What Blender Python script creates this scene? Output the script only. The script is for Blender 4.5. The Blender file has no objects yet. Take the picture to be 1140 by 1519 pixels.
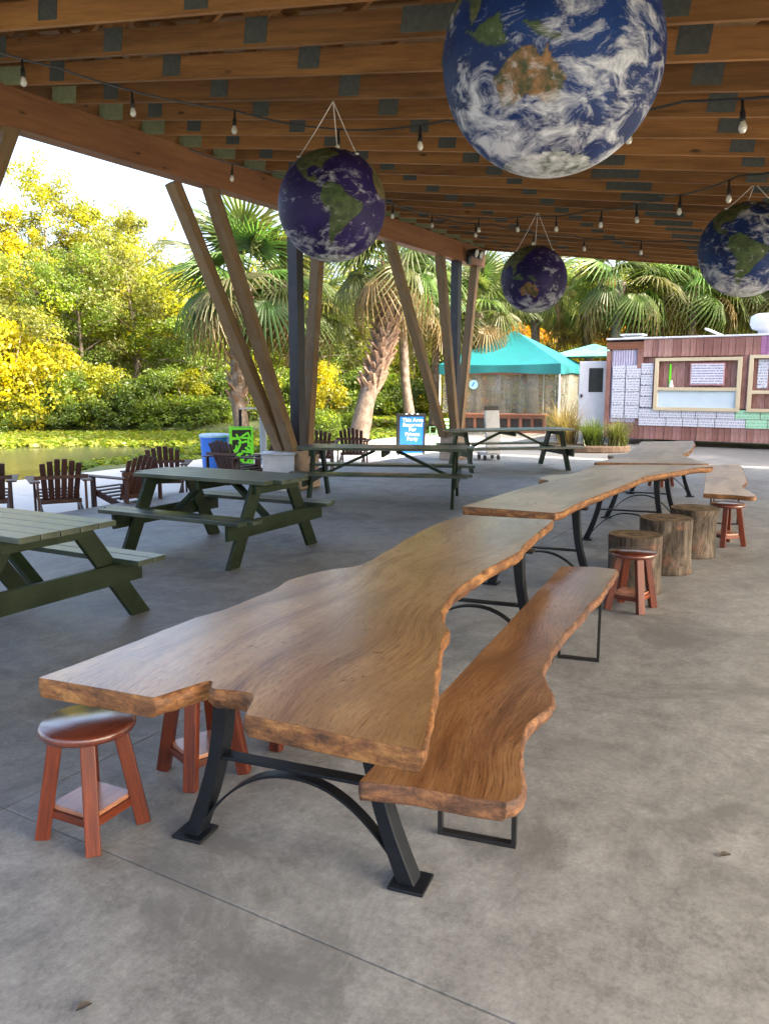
import bpy, bmesh, math, random
import numpy as np
from mathutils import Vector, Matrix, noise as mnoise

# ------------------------------------------------------------------ camera, world, sun, exposure
SC = bpy.context.scene
COL = SC.collection
R = math.radians
cam = bpy.data.cameras.new('camera'); cam_o = bpy.data.objects.new('camera', cam); COL.objects.link(cam_o)
cam.sensor_fit = 'VERTICAL'; cam.sensor_height = 24.0; cam.lens = 24.0 * 1200 / 1519
cam.clip_start = 0.05; cam.clip_end = 2000
cam_o.location = (0, 0, 1.65)
cam_o.rotation_euler = (R(90 - 9.114), 0, 0)
SC.camera = cam_o
SUN_AZ, SUN_EL = 118, 36                      # azimuth clockwise from +Y, elevation
wd = bpy.data.worlds.new('World'); SC.world = wd; wd.use_nodes = True
wn = wd.node_tree
sky = wn.nodes.new('ShaderNodeTexSky'); sky.sky_type = 'NISHITA'; sky.sun_disc = False
sky.sun_elevation = R(SUN_EL); sky.sun_rotation = R(SUN_AZ); sky.air_density = 0.9; sky.dust_density = 7.0; sky.ozone_density = 0.3
wn.links.new(sky.outputs[0], wn.nodes['Background'].inputs[0])
wn.nodes['Background'].inputs[1].default_value = 0.15
sl = bpy.data.lights.new('sun', 'SUN'); sl.energy = 2.4; sl.angle = R(0.6); sl.color = (1.0, 0.90, 0.74)
so = bpy.data.objects.new('sun', sl); COL.objects.link(so)
sdir = Vector((math.cos(R(SUN_EL)) * math.sin(R(SUN_AZ)), math.cos(R(SUN_EL)) * math.cos(R(SUN_AZ)), math.sin(R(SUN_EL))))
so.rotation_euler = sdir.to_track_quat('Z', 'Y').to_euler(); so.location = (20, -10, 25)
vs = SC.view_settings
vs.view_transform = 'Standard'; vs.look = 'None'; vs.gamma = 1.0; vs.use_curve_mapping = False
vs.exposure = 2.75
SC.cycles.use_denoising = True
SC.cycles.max_bounces = 7; SC.cycles.transparent_max_bounces = 8
SC.cycles.sample_clamp_indirect = 6.0

rng = random.Random(7)
nrng = np.random.default_rng(11)

# ------------------------------------------------------------------ helpers
class MB:
    def __init__(s): s.v = []; s.f = []; s.m = []; s.c = None
    def add(s, vs, fs, m=0):
        o = len(s.v); s.v += [tuple(v) for v in vs]
        for f in fs: s.f.append(tuple(i + o for i in f)); s.m.append(m)
        return s
    def box(s, c, d, rot=None, m=0, taper=1.0):
        x, y, z = d[0] / 2, d[1] / 2, d[2] / 2
        p = [Vector((a * x * (taper if k > 0 else 1), b * y * (taper if k > 0 else 1), k * z)) for k in (-1, 1) for (a, b) in ((-1, -1), (1, -1), (1, 1), (-1, 1))]
        if rot is not None: p = [rot @ q for q in p]
        c = Vector(c); p = [q + c for q in p]
        return s.add(p, [(3, 2, 1, 0), (4, 5, 6, 7), (0, 1, 5, 4), (1, 2, 6, 5), (2, 3, 7, 6), (3, 0, 4, 7)], m)
    def bar(s, p, q, w, h, up=(0, 0, 1), m=0):
        p, q = Vector(p), Vector(q); d = (q - p).normalized(); up = Vector(up)
        a = d.cross(up)
        if a.length < 1e-4: a = d.cross(Vector((1, 0, 0)))
        a.normalize(); b = a.cross(d).normalized()
        pts = [e + a * (i * w / 2) + b * (j * h / 2) for e in (p, q) for (i, j) in ((-1, -1), (1, -1), (1, 1), (-1, 1))]
        return s.add(pts, [(0, 1, 2, 3), (7, 6, 5, 4), (4, 5, 1, 0), (5, 6, 2, 1), (6, 7, 3, 2), (7, 4, 0, 3)], m)
    def tube(s, pts, rad, n=8, cap=True, m=0, jit=0.0):
        pts = [Vector(p) for p in pts]; k = len(pts)
        if not hasattr(rad, '__len__'): rad = [rad] * k
        vv = []; ref = None
        for i, p in enumerate(pts):
            d = (pts[min(i + 1, k - 1)] - pts[max(i - 1, 0)])
            if d.length < 1e-9: d = Vector((0, 0, 1))
            d.normalize()
            if ref is None: ref = d.cross(Vector((0.31, 0.95, 0.05))).normalized()
            a = (ref - d * ref.dot(d)).normalized(); ref = a; b = d.cross(a)
            for j in range(n):
                t = 2 * math.pi * j / n; r = rad[i] * (1 + (rng.uniform(-jit, jit) if jit else 0))
                vv.append(p + a * (math.cos(t) * r) + b * (math.sin(t) * r))
        ff = [(i * n + j, i * n + (j + 1) % n, (i + 1) * n + (j + 1) % n, (i + 1) * n + j) for i in range(k - 1) for j in range(n)]
        if cap: ff += [tuple(range(n - 1, -1, -1)), tuple((k - 1) * n + j for j in range(n))]
        return s.add(vv, ff, m)
    def lathe(s, prof, n=24, c=(0, 0, 0), m=0, cap=True):
        k = len(prof)
        vv = [(c[0] + r * math.cos(2 * math.pi * j / n), c[1] + r * math.sin(2 * math.pi * j / n), c[2] + z) for r, z in prof for j in range(n)]
        ff = [(i * n + j, i * n + (j + 1) % n, (i + 1) * n + (j + 1) % n, (i + 1) * n + j) for i in range(k - 1) for j in range(n)]
        if cap: ff += [tuple(range(n - 1, -1, -1)), tuple((k - 1) * n + j for j in range(n))]
        return s.add(vv, ff, m)
    def prism(s, outline, z0, z1, m=0):
        n = len(outline)
        return s.add([(x, y, z0) for x, y in outline] + [(x, y, z1) for x, y in outline],
                     [tuple(range(n - 1, -1, -1)), tuple(range(n, 2 * n))] + [(i, (i + 1) % n, n + (i + 1) % n, n + i) for i in range(n)], m)
    def mesh(s, name, mats, smooth=False):
        me = bpy.data.meshes.new(name); me.from_pydata(s.v, [], s.f)
        for mt in (mats if isinstance(mats, (list, tuple)) else [mats]): me.materials.append(mt)
        if any(s.m): me.polygons.foreach_set('material_index', s.m)
        if smooth: me.polygons.foreach_set('use_smooth', [True] * len(s.f))
        me.update(); return me
    def build(s, name, mats, parent=None, smooth=False, bevel=0, loc=(0, 0, 0), rot=None):
        return place(s.mesh(name, mats, smooth), name, parent, loc, rot, bevel)

def place(me, name, parent=None, loc=(0, 0, 0), rot=None, bevel=0):
    o = bpy.data.objects.new(name, me); COL.objects.link(o); o.parent = parent; o.location = loc
    if rot is not None:
        if isinstance(rot, Matrix): o.rotation_euler = rot.to_euler()
        else: o.rotation_euler = rot
    if bevel:
        b = o.modifiers.new('bevel', 'BEVEL'); b.width = bevel; b.segments = 2; b.limit_method = 'ANGLE'; b.angle_limit = R(40)
    return o
def tag(o, label=None, cat=None, group=None, kind=None):
    if label: o['label'] = label
    if cat: o['category'] = cat
    if group: o['group'] = group
    if kind: o['kind'] = kind
    return o
def thing(name, label, cat, loc=(0, 0, 0), rz=0.0, group=None):
    o = bpy.data.objects.new(name, None); COL.objects.link(o); o.location = loc; o.rotation_euler = (0, 0, rz); o.empty_display_size = 0.1
    return tag(o, label, cat, group)
def dup(o, parent=None):
    c = o.copy(); COL.objects.link(c); c.parent = parent
    for ch in list(o.children): dup(ch, c)
    return c
def frame(p, q, up=(0, 0, 1)):
    """rotation whose local X runs p->q and local Z is near up; and the length"""
    d = Vector(q) - Vector(p); L = d.length; x = d.normalized(); u = Vector(up)
    y = u.cross(x)
    if y.length < 1e-4: y = Vector((0, 1, 0))
    y.normalize(); z = x.cross(y)
    return Matrix((x, y, z)).transposed(), L
def timber(name, p, q, w, h, mat, parent, up=(0, 0, 1), bevel=0.004):
    """one straight piece of timber, its mesh along its own X so the grain follows it"""
    rot, L = frame(p, q, up)
    m = MB(); m.box((L / 2, 0, 0), (L, w, h))
    return m.build(name, mat, parent, loc=p, rot=rot, bevel=bevel)
def smoothloop(pts, k=6, straight=()):
    n = len(pts); out = []
    for i in range(n):
        p0, p1, p2, p3 = (Vector((*pts[(i + j) % n], 0)) for j in (-1, 0, 1, 2))
        if i in straight:
            out += [p1.lerp(p2, t) for t in np.linspace(0, 1, k, endpoint=False)]; continue
        if (i - 1) % n in straight: p0 = p1 * 2 - p2
        if (i + 1) % n in straight: p3 = p2 * 2 - p1
        for t in np.linspace(0, 1, k, endpoint=False):
            out.append(0.5 * ((2 * p1) + (p2 - p0) * t + (2 * p0 - 5 * p1 + 4 * p2 - p3) * t * t + (3 * p1 - p0 - 3 * p2 + p3) * t ** 3))
    return out

# ------------------------------------------------------------------ materials
class NT:
    def __init__(s, name):
        s.mat = bpy.data.materials.new(name); s.mat.use_nodes = True; s.t = s.mat.node_tree; s.b = s.t.nodes['Principled BSDF']
    def n(s, typ, **kw):
        x = s.t.nodes.new('ShaderNode' + typ)
        for k, v in kw.items():
            if k.startswith('_'): setattr(x, k[1:], v)
            else: x.inputs[k.replace('__', ' ')].default_value = v
        return x
    def l(s, a, b): s.t.links.new(a, b)
    def coords(s, scale=(1, 1, 1), gen='Object'):
        tc = s.n('TexCoord'); mp = s.n('Mapping'); mp.inputs['Scale'].default_value = scale
        s.l(tc.outputs[gen], mp.inputs[0]); return mp.outputs[0]
    def noise(s, vec, scale, detail=4, rough=0.55, dist=0.0):
        x = s.n('TexNoise', Scale=scale, Detail=detail, Roughness=rough, Distortion=dist)
        if vec is not None: s.l(vec, x.inputs['Vector'])
        return x.outputs['Fac']
    def ramp(s, fac, stops):
        r = s.n('ValToRGB'); e = r.color_ramp.elements
        while len(e) < len(stops): e.new(0.5)
        for i, (p, c) in enumerate(stops):
            e[i].position = p; e[i].color = (*c, 1) if len(c) == 3 else c
        s.l(fac, r.inputs[0]); return r.outputs[0]
    def mix(s, fac, a, b, mode='MIX'):
        m = s.n('Mix', _data_type='RGBA', _blend_type=mode)
        for val, sock in ((fac, m.inputs[0]), (a, m.inputs[6]), (b, m.inputs[7])):
            if hasattr(val, 'links') or hasattr(val, 'is_linked'): s.l(val, sock)
            elif isinstance(val, tuple): sock.default_value = (*val, 1) if len(val) == 3 else val
            else: sock.default_value = val
        return m.outputs[2]
    def math(s, op, a, b=0.0):
        m = s.n('Math', _operation=op)
        for val, sock in ((a, m.inputs[0]), (b, m.inputs[1])):
            if hasattr(val, 'is_linked'): s.l(val, sock)
            else: sock.default_value = val
        return m.outputs[0]
    def bump(s, h, strength=0.3, dist=0.01):
        b = s.n('Bump', Strength=strength, Distance=dist); s.l(h, b.inputs['Height']); s.l(b.outputs[0], s.b.inputs['Normal'])
    def rnd(s): return s.n('ObjectInfo').outputs['Random']
    def set(s, **kw):
        for k, v in kw.items(): s.b.inputs[k.replace('__', ' ')].default_value = v
        return s

def plain(name, c, rough=0.6, metal=0.0, var=0.15, scale=12, coat=0.0, bump=0.0):
    t = NT(name); v = t.coords(); f = t.noise(v, scale, 5)
    lo = tuple(x * (1 - var) for x in c); hi = tuple(min(1, x * (1 + var)) for x in c)
    t.l(t.ramp(f, [(0.3, lo), (0.7, hi)]), t.b.inputs['Base Color'])
    t.set(Roughness=rough, Metallic=metal, Coat__Weight=coat)
    if bump: t.bump(f, bump, 0.005)
    return t.mat

def timber_mat(name, dark, light, rough=0.6, gl=1.0, knots=True, vary=0.25, coat=0.0, ring=28, stain=None):
    """sawn timber with its grain along local X"""
    t = NT(name); info = t.n('ObjectInfo'); tc = t.n('TexCoord')
    off = t.n('VectorMath', _operation='SCALE'); off.inputs['Scale'].default_value = 37.0
    cx = t.n('CombineXYZ'); t.l(info.outputs['Random'], cx.inputs[0]); t.l(info.outputs['Random'], cx.inputs[1]); t.l(info.outputs['Random'], cx.inputs[2])
    t.l(cx.outputs[0], off.inputs[0])
    ad = t.n('VectorMath', _operation='ADD'); t.l(tc.outputs['Object'], ad.inputs[0]); t.l(off.outputs[0], ad.inputs[1])
    mp = t.n('Mapping'); mp.inputs['Scale'].default_value = (0.55 * gl, 6 * gl, 6 * gl); t.l(ad.outputs[0], mp.inputs[0])
    big = t.noise(mp.outputs[0], 1.6, 3, 0.5, 0.6)
    mp2 = t.n('Mapping'); mp2.inputs['Scale'].default_value = (1.5 * gl, ring * gl, ring * gl); t.l(ad.outputs[0], mp2.inputs[0])
    fine = t.noise(mp2.outputs[0], 3.0, 5, 0.65, 0.3)
    fac = t.math('ADD', t.math('MULTIPLY', big, 0.6), t.math('MULTIPLY', fine, 0.45))
    col = t.ramp(fac, [(0.33, dark), (0.52, tuple((a + b) / 2 for a, b in zip(dark, light))), (0.72, light)])
    if knots:
        mk = t.n('Mapping'); mk.inputs['Scale'].default_value = (1.0, 3.2, 3.2); t.l(ad.outputs[0], mk.inputs[0])
        vo = t.n('TexVoronoi', Scale=1.5); t.l(mk.outputs[0], vo.inputs['Vector'])
        kf = t.ramp(vo.outputs['Distance'], [(0.03, (1, 1, 1)), (0.10, (0, 0, 0))])
        col = t.mix(kf, col, tuple(c * 0.3 for c in dark))
    hv = t.n('HueSaturation'); t.l(col, hv.inputs['Color'])
    t.l(t.math('ADD', t.math('MULTIPLY', info.outputs['Random'], vary * 2), 1 - vary), hv.inputs['Value'])
    out = hv.outputs[0]
    if stain:
        w = t.noise(t.coords((1, 1, 1)), 3.0, 6, 0.7)
        out = t.mix(t.ramp(w, [(0.45, (0, 0, 0)), (0.75, (1, 1, 1))]), out, stain)
    t.l(out, t.b.inputs['Base Color'])
    t.set(Roughness=rough, Coat__Weight=coat, Coat__Roughness=0.22)
    t.bump(fine, 0.25, 0.003)
    return t.mat

def slab_mat(name, dark, mid, light, seed, coat=0.9):
    """oiled, varnished hardwood slab, grain along local X with swirls"""
    t = NT(name); tc = t.n('TexCoord')
    mp = t.n('Mapping'); mp.inputs['Location'].default_value = (seed * 3.1, seed * 1.7, seed); t.l(tc.outputs['Object'], mp.inputs[0])
    w = t.n('TexNoise', Scale=1.3, Detail=0.6, Roughness=0.4); t.l(mp.outputs[0], w.inputs['Vector'])
    sub = t.n('VectorMath', _operation='SUBTRACT'); t.l(w.outputs['Color'], sub.inputs[0]); sub.inputs[1].default_value = (0.5, 0.5, 0.5)
    sc = t.n('VectorMath', _operation='MULTIPLY'); t.l(sub.outputs[0], sc.inputs[0]); sc.inputs[1].default_value = (0.45, 0.42, 0)
    ad = t.n('VectorMath', _operation='ADD'); t.l(mp.outputs[0], ad.inputs[0]); t.l(sc.outputs[0], ad.inputs[1])
    m1 = t.n('Mapping'); m1.inputs['Scale'].default_value = (0.9, 7, 1); t.l(ad.outputs[0], m1.inputs[0])
    broad = t.noise(m1.outputs[0], 1.3, 4, 0.55)
    m2 = t.n('Mapping'); m2.inputs['Scale'].default_value = (1.8, 42, 1); t.l(ad.outputs[0], m2.inputs[0])
    fine = t.noise(m2.outputs[0], 2.2, 6, 0.7)
    m3 = t.n('Mapping'); m3.inputs['Scale'].default_value = (6, 160, 1); t.l(ad.outputs[0], m3.inputs[0])
    pores = t.noise(m3.outputs[0], 3.0, 3, 0.6)
    fac = t.math('ADD', t.math('MULTIPLY', broad, 0.55), t.math('MULTIPLY', fine, 0.5))
    col = t.ramp(fac, [(0.34, dark), (0.46, mid), (0.56, light), (0.66, mid), (0.78, dark)])
    col = t.mix(t.ramp(pores, [(0.32, (1, 1, 1)), (0.45, (0, 0, 0))]), col, tuple(c * 0.55 for c in dark))
    mh = t.n('Mapping'); mh.inputs['Scale'].default_value = (0.5, 2.6, 1); t.l(ad.outputs[0], mh.inputs[0])
    heart = t.noise(mh.outputs[0], 1.25, 2, 0.5)
    col = t.mix(t.ramp(heart, [(0.48, (0, 0, 0)), (0.60, (0.62, 0.62, 0.62))]), col, t.mix(1.0, col, (0.52, 0.42, 0.34), 'MULTIPLY'))
    cloud = t.noise(mp.outputs[0], 2.4, 4, 0.6)
    col = t.mix(t.ramp(cloud, [(0.42, (0, 0, 0)), (0.7, (0.55, 0.55, 0.55))]), col, tuple(c * 0.62 for c in mid))
    t.l(col, t.b.inputs['Base Color'])
    rgh = t.noise(mp.outputs[0], 7, 5, 0.6)
    rm = t.n('MapRange'); rm.inputs[3].default_value = 0.22; rm.inputs[4].default_value = 0.40; t.l(rgh, rm.inputs[0]); t.l(rm.outputs[0], t.b.inputs['Roughness'])
    t.set(Coat__Weight=coat, Coat__Roughness=0.26, IOR=1.5, Coat__IOR=1.6)
    t.bump(fine, 0.08, 0.002)
    return t.mat

def bark_edge_mat(name, a, b, c, stretch=(1, 1, 1)):
    t = NT(name); v = t.coords((1, 1, 1))
    f = t.noise(t.coords(stretch), 6, 8, 0.72, 0.35); g = t.noise(v, 48, 5, 0.75)
    col = t.ramp(f, [(0.34, a), (0.50, b), (0.68, c)])
    col = t.mix(t.ramp(g, [(0.34, (0.55, 0.55, 0.55)), (0.48, (0, 0, 0))]), col, tuple(x * 0.55 for x in a))
    t.l(col, t.b.inputs['Base Color']); t.set(Roughness=0.55, Coat__Weight=0.15, Coat__Roughness=0.3)
    t.bump(t.math('ADD', f, t.math('MULTIPLY', g, 0.5)), 0.9, 0.014)
    return t.mat

M = {}
M['truss'] = timber_mat('truss_pine', (0.125, 0.050, 0.013), (0.37, 0.172, 0.050), 0.65, vary=0.28)
M['beam'] = timber_mat('beam_pine', (0.17, 0.065, 0.026), (0.36, 0.160, 0.066), 0.62, vary=0.12)
M['brace'] = timber_mat('brace_pine', (0.13, 0.075, 0.032), (0.29, 0.180, 0.082), 0.7, vary=0.12, stain=(0.22, 0.165, 0.10))
M['ply'] = timber_mat('plywood', (0.20, 0.115, 0.05), (0.34, 0.21, 0.10), 0.75, knots=False)
M['galv'] = plain('galvanised', (0.095, 0.105, 0.095), 0.6, 0.3, 0.2, 30)
M['greenplate'] = plain('bearing_plate', (0.30, 0.34, 0.20), 0.6, 0.1, 0.15, 25)
M['steel'] = plain('post_steel', (0.040, 0.040, 0.050), 0.45, 0.3, 0.2, 6)
M['iron'] = plain('painted_iron', (0.007, 0.0095, 0.014), 0.42, 0.0, 0.25, 30, bump=0.08)
M['iron'].node_tree.nodes['Principled BSDF'].inputs['Specular IOR Level'].default_value = 0.3
M['rod'] = plain('black_rod', (0.02, 0.021, 0.023), 0.4, 0.3, 0.2, 20)
M['pier'] = plain('concrete_pier', (0.40, 0.31, 0.23), 0.85, 0, 0.2, 5, bump=0.2)
M['slab1'] = slab_mat('slab_figured', (0.145, 0.056, 0.018), (0.49, 0.262, 0.100), (0.67, 0.425, 0.200), 1.0)
M['slab2'] = slab_mat('slab_pale', (0.50, 0.325, 0.165), (0.72, 0.53, 0.315), (0.80, 0.64, 0.42), 4.0, 0.2)
M['slab3'] = slab_mat('slab_bench', (0.095, 0.036, 0.014), (0.30, 0.140, 0.052), (0.45, 0.250, 0.110), 7.0)
M['bark1'] = bark_edge_mat('live_edge', (0.050, 0.020, 0.009), (0.23, 0.095, 0.028), (0.50, 0.255, 0.080), (1.3, 1.3, 3.4))
M['bark2'] = bark_edge_mat('live_edge_bench', (0.040, 0.020, 0.013), (0.14, 0.062, 0.030), (0.34, 0.155, 0.060), (1.3, 1.3, 3.4))
M['stool'] = timber_mat('cedar_varnish', (0.032, 0.004, 0.002), (0.215, 0.040, 0.010), 0.42, 1.6, True, 0.25, coat=0.12)
M['stoolseat'] = timber_mat('stool_seat_wood', (0.085, 0.017, 0.010), (0.17, 0.042, 0.020), 0.22, 1.6, False, 0.1, coat=1.0)
M['stoolshelf'] = timber_mat('stool_shelf_wood', (0.28, 0.11, 0.06), (0.50, 0.24, 0.14), 0.28, 1.6, False, 0.1, coat=0.9)
M['green'] = timber_mat('green_paint', (0.006, 0.014, 0.006), (0.016, 0.029, 0.013), 0.5, 1.0, False, 0.16, coat=0.0, stain=(0.024, 0.040, 0.020))
M['greentop'] = timber_mat('worn_sheen_green_paint', (0.016, 0.030, 0.015), (0.044, 0.066, 0.038), 0.36, 1.0, False, 0.18, coat=0.4, stain=(0.085, 0.105, 0.078))  # worn tops, also paler to carry the sky's reflection in the colour
M['green'].node_tree.nodes['Principled BSDF'].inputs['Specular IOR Level'].default_value = 0.25
M['brown'] = timber_mat('brown_plastic_wood', (0.036, 0.014, 0.009), (0.082, 0.032, 0.021), 0.5, 1.0, False, 0.18)
M['white'] = plain('white_paint', (0.72, 0.75, 0.78), 0.5, 0, 0.06, 6)
M['white2'] = plain('white_box_paint', (0.62, 0.66, 0.70), 0.6, 0, 0.12, 5)
M['black'] = plain('black_plastic', (0.015, 0.015, 0.016), 0.45)
M['cordwhite'] = plain('white_cord', (0.65, 0.62, 0.58), 0.8)
M['blue'] = plain('blue_plastic', (0.02, 0.14, 0.55), 0.35, 0, 0.1)
M['bluegrey'] = plain('barrel_lid', (0.30, 0.45, 0.62), 0.4)
M['signblue'] = plain('sign_blue', (0.015, 0.17, 0.66), 0.4, 0, 0.08)
M['lime'] = plain('lime_paint', (0.18, 0.75, 0.03), 0.45, 0, 0.08)
M['pgreen'] = plain('pale_green_metal', (0.20, 0.48, 0.20), 0.45, 0, 0.1)
M['postgrey'] = plain('post_grey', (0.36, 0.40, 0.42), 0.6, 0, 0.1)
M['bulb'] = NT('frosted_bulb').set(Base__Color=(0.82, 0.80, 0.72, 1), Roughness=0.3, Transmission__Weight=0.25).mat
M['teal'] = plain('teal_canvas', (0.006, 0.135, 0.150), 0.6, 0, 0.10, 3, bump=0.1)
M['vinyl'] = None
M['cream'] = timber_mat('cream_trim', (0.50, 0.42, 0.27), (0.68, 0.60, 0.44), 0.55, 1.0, False, 0.08)
M['trailer'] = plain('trailer_white', (0.58, 0.60, 0.66), 0.4, 0, 0.05, 4)
M['glass'] = NT('dark_glass').set(Base__Color=(0.035, 0.045, 0.05, 1), Roughness=0.06).mat
M['redwood'] = timber_mat('counter_wood', (0.14, 0.048, 0.024), (0.27, 0.105, 0.055), 0.55, 1.0, False, 0.25)
M['rubber'] = plain('dark_base', (0.03, 0.025, 0.022), 0.8)
M['poster_frame'] = plain('pink_frame', (0.55, 0.30, 0.33), 0.5)
M['corr'] = plain('corrugated_lilac', (0.42, 0.41, 0.58), 0.4, 0.3, 0.1, 4)

def plank_mat():
    t = NT('barn_plank'); info = t.n('ObjectInfo')
    v = t.coords((8, 8, 1.2)); f = t.noise(v, 2.5, 6, 0.7)
    base = t.ramp(info.outputs['Random'], [(0.0, (0.28, 0.135, 0.115)), (0.35, (0.40, 0.215, 0.185)), (0.6, (0.24, 0.105, 0.09)), (0.8, (0.46, 0.28, 0.25)), (1.0, (0.33, 0.15, 0.165))])
    col = t.mix(t.ramp(f, [(0.35, (0.75, 0.75, 0.75)), (0.65, (0, 0, 0))]), base, (0.09, 0.035, 0.03))
    t.l(col, t.b.inputs['Base Color']); t.set(Roughness=0.7); t.bump(f, 0.4, 0.006); return t.mat
M['plank'] = plank_mat()
M['plankpurple'] = timber_mat('purple_plank', (0.22, 0.09, 0.20), (0.42, 0.20, 0.40), 0.6, 1.0, False, 0.25)

def print_mat(name, paper, ink, rows, amount=0.5):
    """sheet printed with illegible lines of small type (local X across, Z up, metres)"""
    t = NT(name); tc = t.n('TexCoord'); sx = t.n('SeparateXYZ'); t.l(tc.outputs['Object'], sx.inputs[0])
    row = t.math('FRACT', t.math('MULTIPLY', sx.outputs[2], rows))
    line = t.math('LESS_THAN', row, 0.5)
    cell = t.math('FLOOR', t.math('MULTIPLY', sx.outputs[2], rows))
    cb = t.n('CombineXYZ'); t.l(t.math('MULTIPLY', sx.outputs[0], 26.0), cb.inputs[0]); t.l(t.math('MULTIPLY', cell, 3.7), cb.inputs[1])
    nz = t.noise(cb.outputs[0], 1.6, 2, 0.5)
    on = t.math('MULTIPLY', line, t.math('GREATER_THAN', nz, amount))
    blot = t.noise(t.coords((3, 3, 3)), 3, 3)
    pc = t.ramp(blot, [(0.35, tuple(c * 0.88 for c in paper)), (0.65, paper)])
    t.l(t.mix(t.math('MULTIPLY', on, 0.75), pc, ink), t.b.inputs['Base Color']); t.set(Roughness=0.45); return t.mat
M['menu'] = print_mat('menu_print', (0.66, 0.69, 0.78), (0.10, 0.13, 0.30), 14)
M['menugreen'] = print_mat('menu_print_green', (0.42, 0.74, 0.54), (0.12, 0.42, 0.24), 12)
M['menubig'] = print_mat('notice_print', (0.74, 0.74, 0.82), (0.10, 0.14, 0.36), 15, 0.42)
M['whiteboard'] = plain('counter_shelf_blue', (0.55, 0.68, 0.78), 0.4, 0, 0.06, 3)

def concrete(name, c, var=0.28, rough=(0.42, 0.72), spots=True, sc=1.0):
    t = NT(name); v = t.coords((sc, sc, sc))
    big = t.noise(v, 0.8, 6, 0.62, 0.4); mid = t.noise(v, 7.0, 7, 0.7); fine = t.noise(v, 42, 6, 0.8); sp = t.noise(v, 130, 2, 0.6)
    fac = t.math('ADD', t.math('ADD', t.math('MULTIPLY', big, 0.26), t.math('MULTIPLY', mid, 0.40)), t.math('MULTIPLY', fine, 0.36))
    lo = tuple(x * (1 - var) for x in c); hi = tuple(x * (1 + var) for x in c)
    col = t.ramp(fac, [(0.36, lo), (0.51, c), (0.66, hi)])
    col = t.mix(t.ramp(sp, [(0.28, (0.7, 0.7, 0.7)), (0.40, (0, 0, 0))]), col, tuple(x * 0.6 for x in c))
    col = t.mix(t.ramp(sp, [(0.62, (0, 0, 0)), (0.75, (0.5, 0.5, 0.5))]), col, tuple(min(1, x * 1.5) for x in c))
    if spots:
        vo = t.n('TexVoronoi', Scale=0.85, Randomness=1.0); wv = t.n('TexNoise', Scale=9.0, Detail=3.0); t.l(v, wv.inputs['Vector'])
        av = t.n('VectorMath', _operation='MULTIPLY_ADD'); t.l(wv.outputs['Color'], av.inputs[0]); av.inputs[1].default_value = (0.10, 0.10, 0); t.l(v, av.inputs[2])
        t.l(av.outputs[0], vo.inputs['Vector'])
        col = t.mix(t.ramp(vo.outputs['Distance'], [(0.016, (0.85, 0.85, 0.85)), (0.034, (0, 0, 0))]), col, tuple(x * 0.28 for x in c))
        st = t.noise(v, 1.4, 8, 0.74, 0.8)
        col = t.mix(t.ramp(st, [(0.49, (0, 0, 0)), (0.64, (0.8, 0.8, 0.8))]), col, tuple(x * 0.55 for x in c))
    t.l(col, t.b.inputs['Base Color'])
    rm = t.n('MapRange'); rm.inputs[3].default_value = rough[0]; rm.inputs[4].default_value = rough[1]; t.l(mid, rm.inputs[0]); t.l(rm.outputs[0], t.b.inputs['Roughness'])
    t.bump(t.math('ADD', fine, t.math('MULTIPLY', mid, 0.6)), 0.12, 0.004)
    return t.mat
M['floor'] = concrete('floor_concrete', (0.248, 0.256, 0.252), 0.58)
M['patio'] = concrete('patio_concrete', (0.50, 0.49, 0.47), 0.12, spots=False)
M['yard'] = concrete('yard_concrete', (0.105, 0.107, 0.113), 0.15, spots=False)

def leaf_mat(name, trans=0.42):
    t = NT(name); t.t.nodes.remove(t.b)
    at = t.n('Attribute', _attribute_name='Col'); info = t.n('ObjectInfo')
    c = t.mix(1.0, at.outputs['Color'], info.outputs['Color'], 'MULTIPLY')
    df = t.n('BsdfDiffuse'); tr = t.n('BsdfTranslucent'); gl = t.n('BsdfGlossy', Roughness=0.45)
    t.l(c, df.inputs[0]); tc = t.mix(1.0, c, (1.25, 1.2, 0.6), 'MULTIPLY'); t.l(tc, tr.inputs[0]); gl.inputs[0].default_value = (0.5, 0.5, 0.45, 1)
    m1 = t.n('MixShader'); m1.inputs[0].default_value = trans; t.l(df.outputs[0], m1.inputs[1]); t.l(tr.outputs[0], m1.inputs[2])
    m2 = t.n('MixShader'); m2.inputs[0].default_value = 0.05; t.l(m1.outputs[0], m2.inputs[1]); t.l(gl.outputs[0], m2.inputs[2])
    t.l(m2.outputs[0], t.t.nodes['Material Output'].inputs[0]); return t.mat
M['leaf'] = leaf_mat('leaf', 0.55)
M['trunk'] = bark_edge_mat('tree_bark', (0.10, 0.075, 0.055), (0.20, 0.155, 0.12), (0.33, 0.27, 0.22))
M['palmtrunk'] = bark_edge_mat('palm_bark', (0.050, 0.034, 0.024), (0.125, 0.090, 0.066), (0.24, 0.185, 0.145))
M['boot'] = bark_edge_mat('palm_boot', (0.085, 0.044, 0.028), (0.22, 0.135, 0.090), (0.42, 0.31, 0.225))

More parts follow.
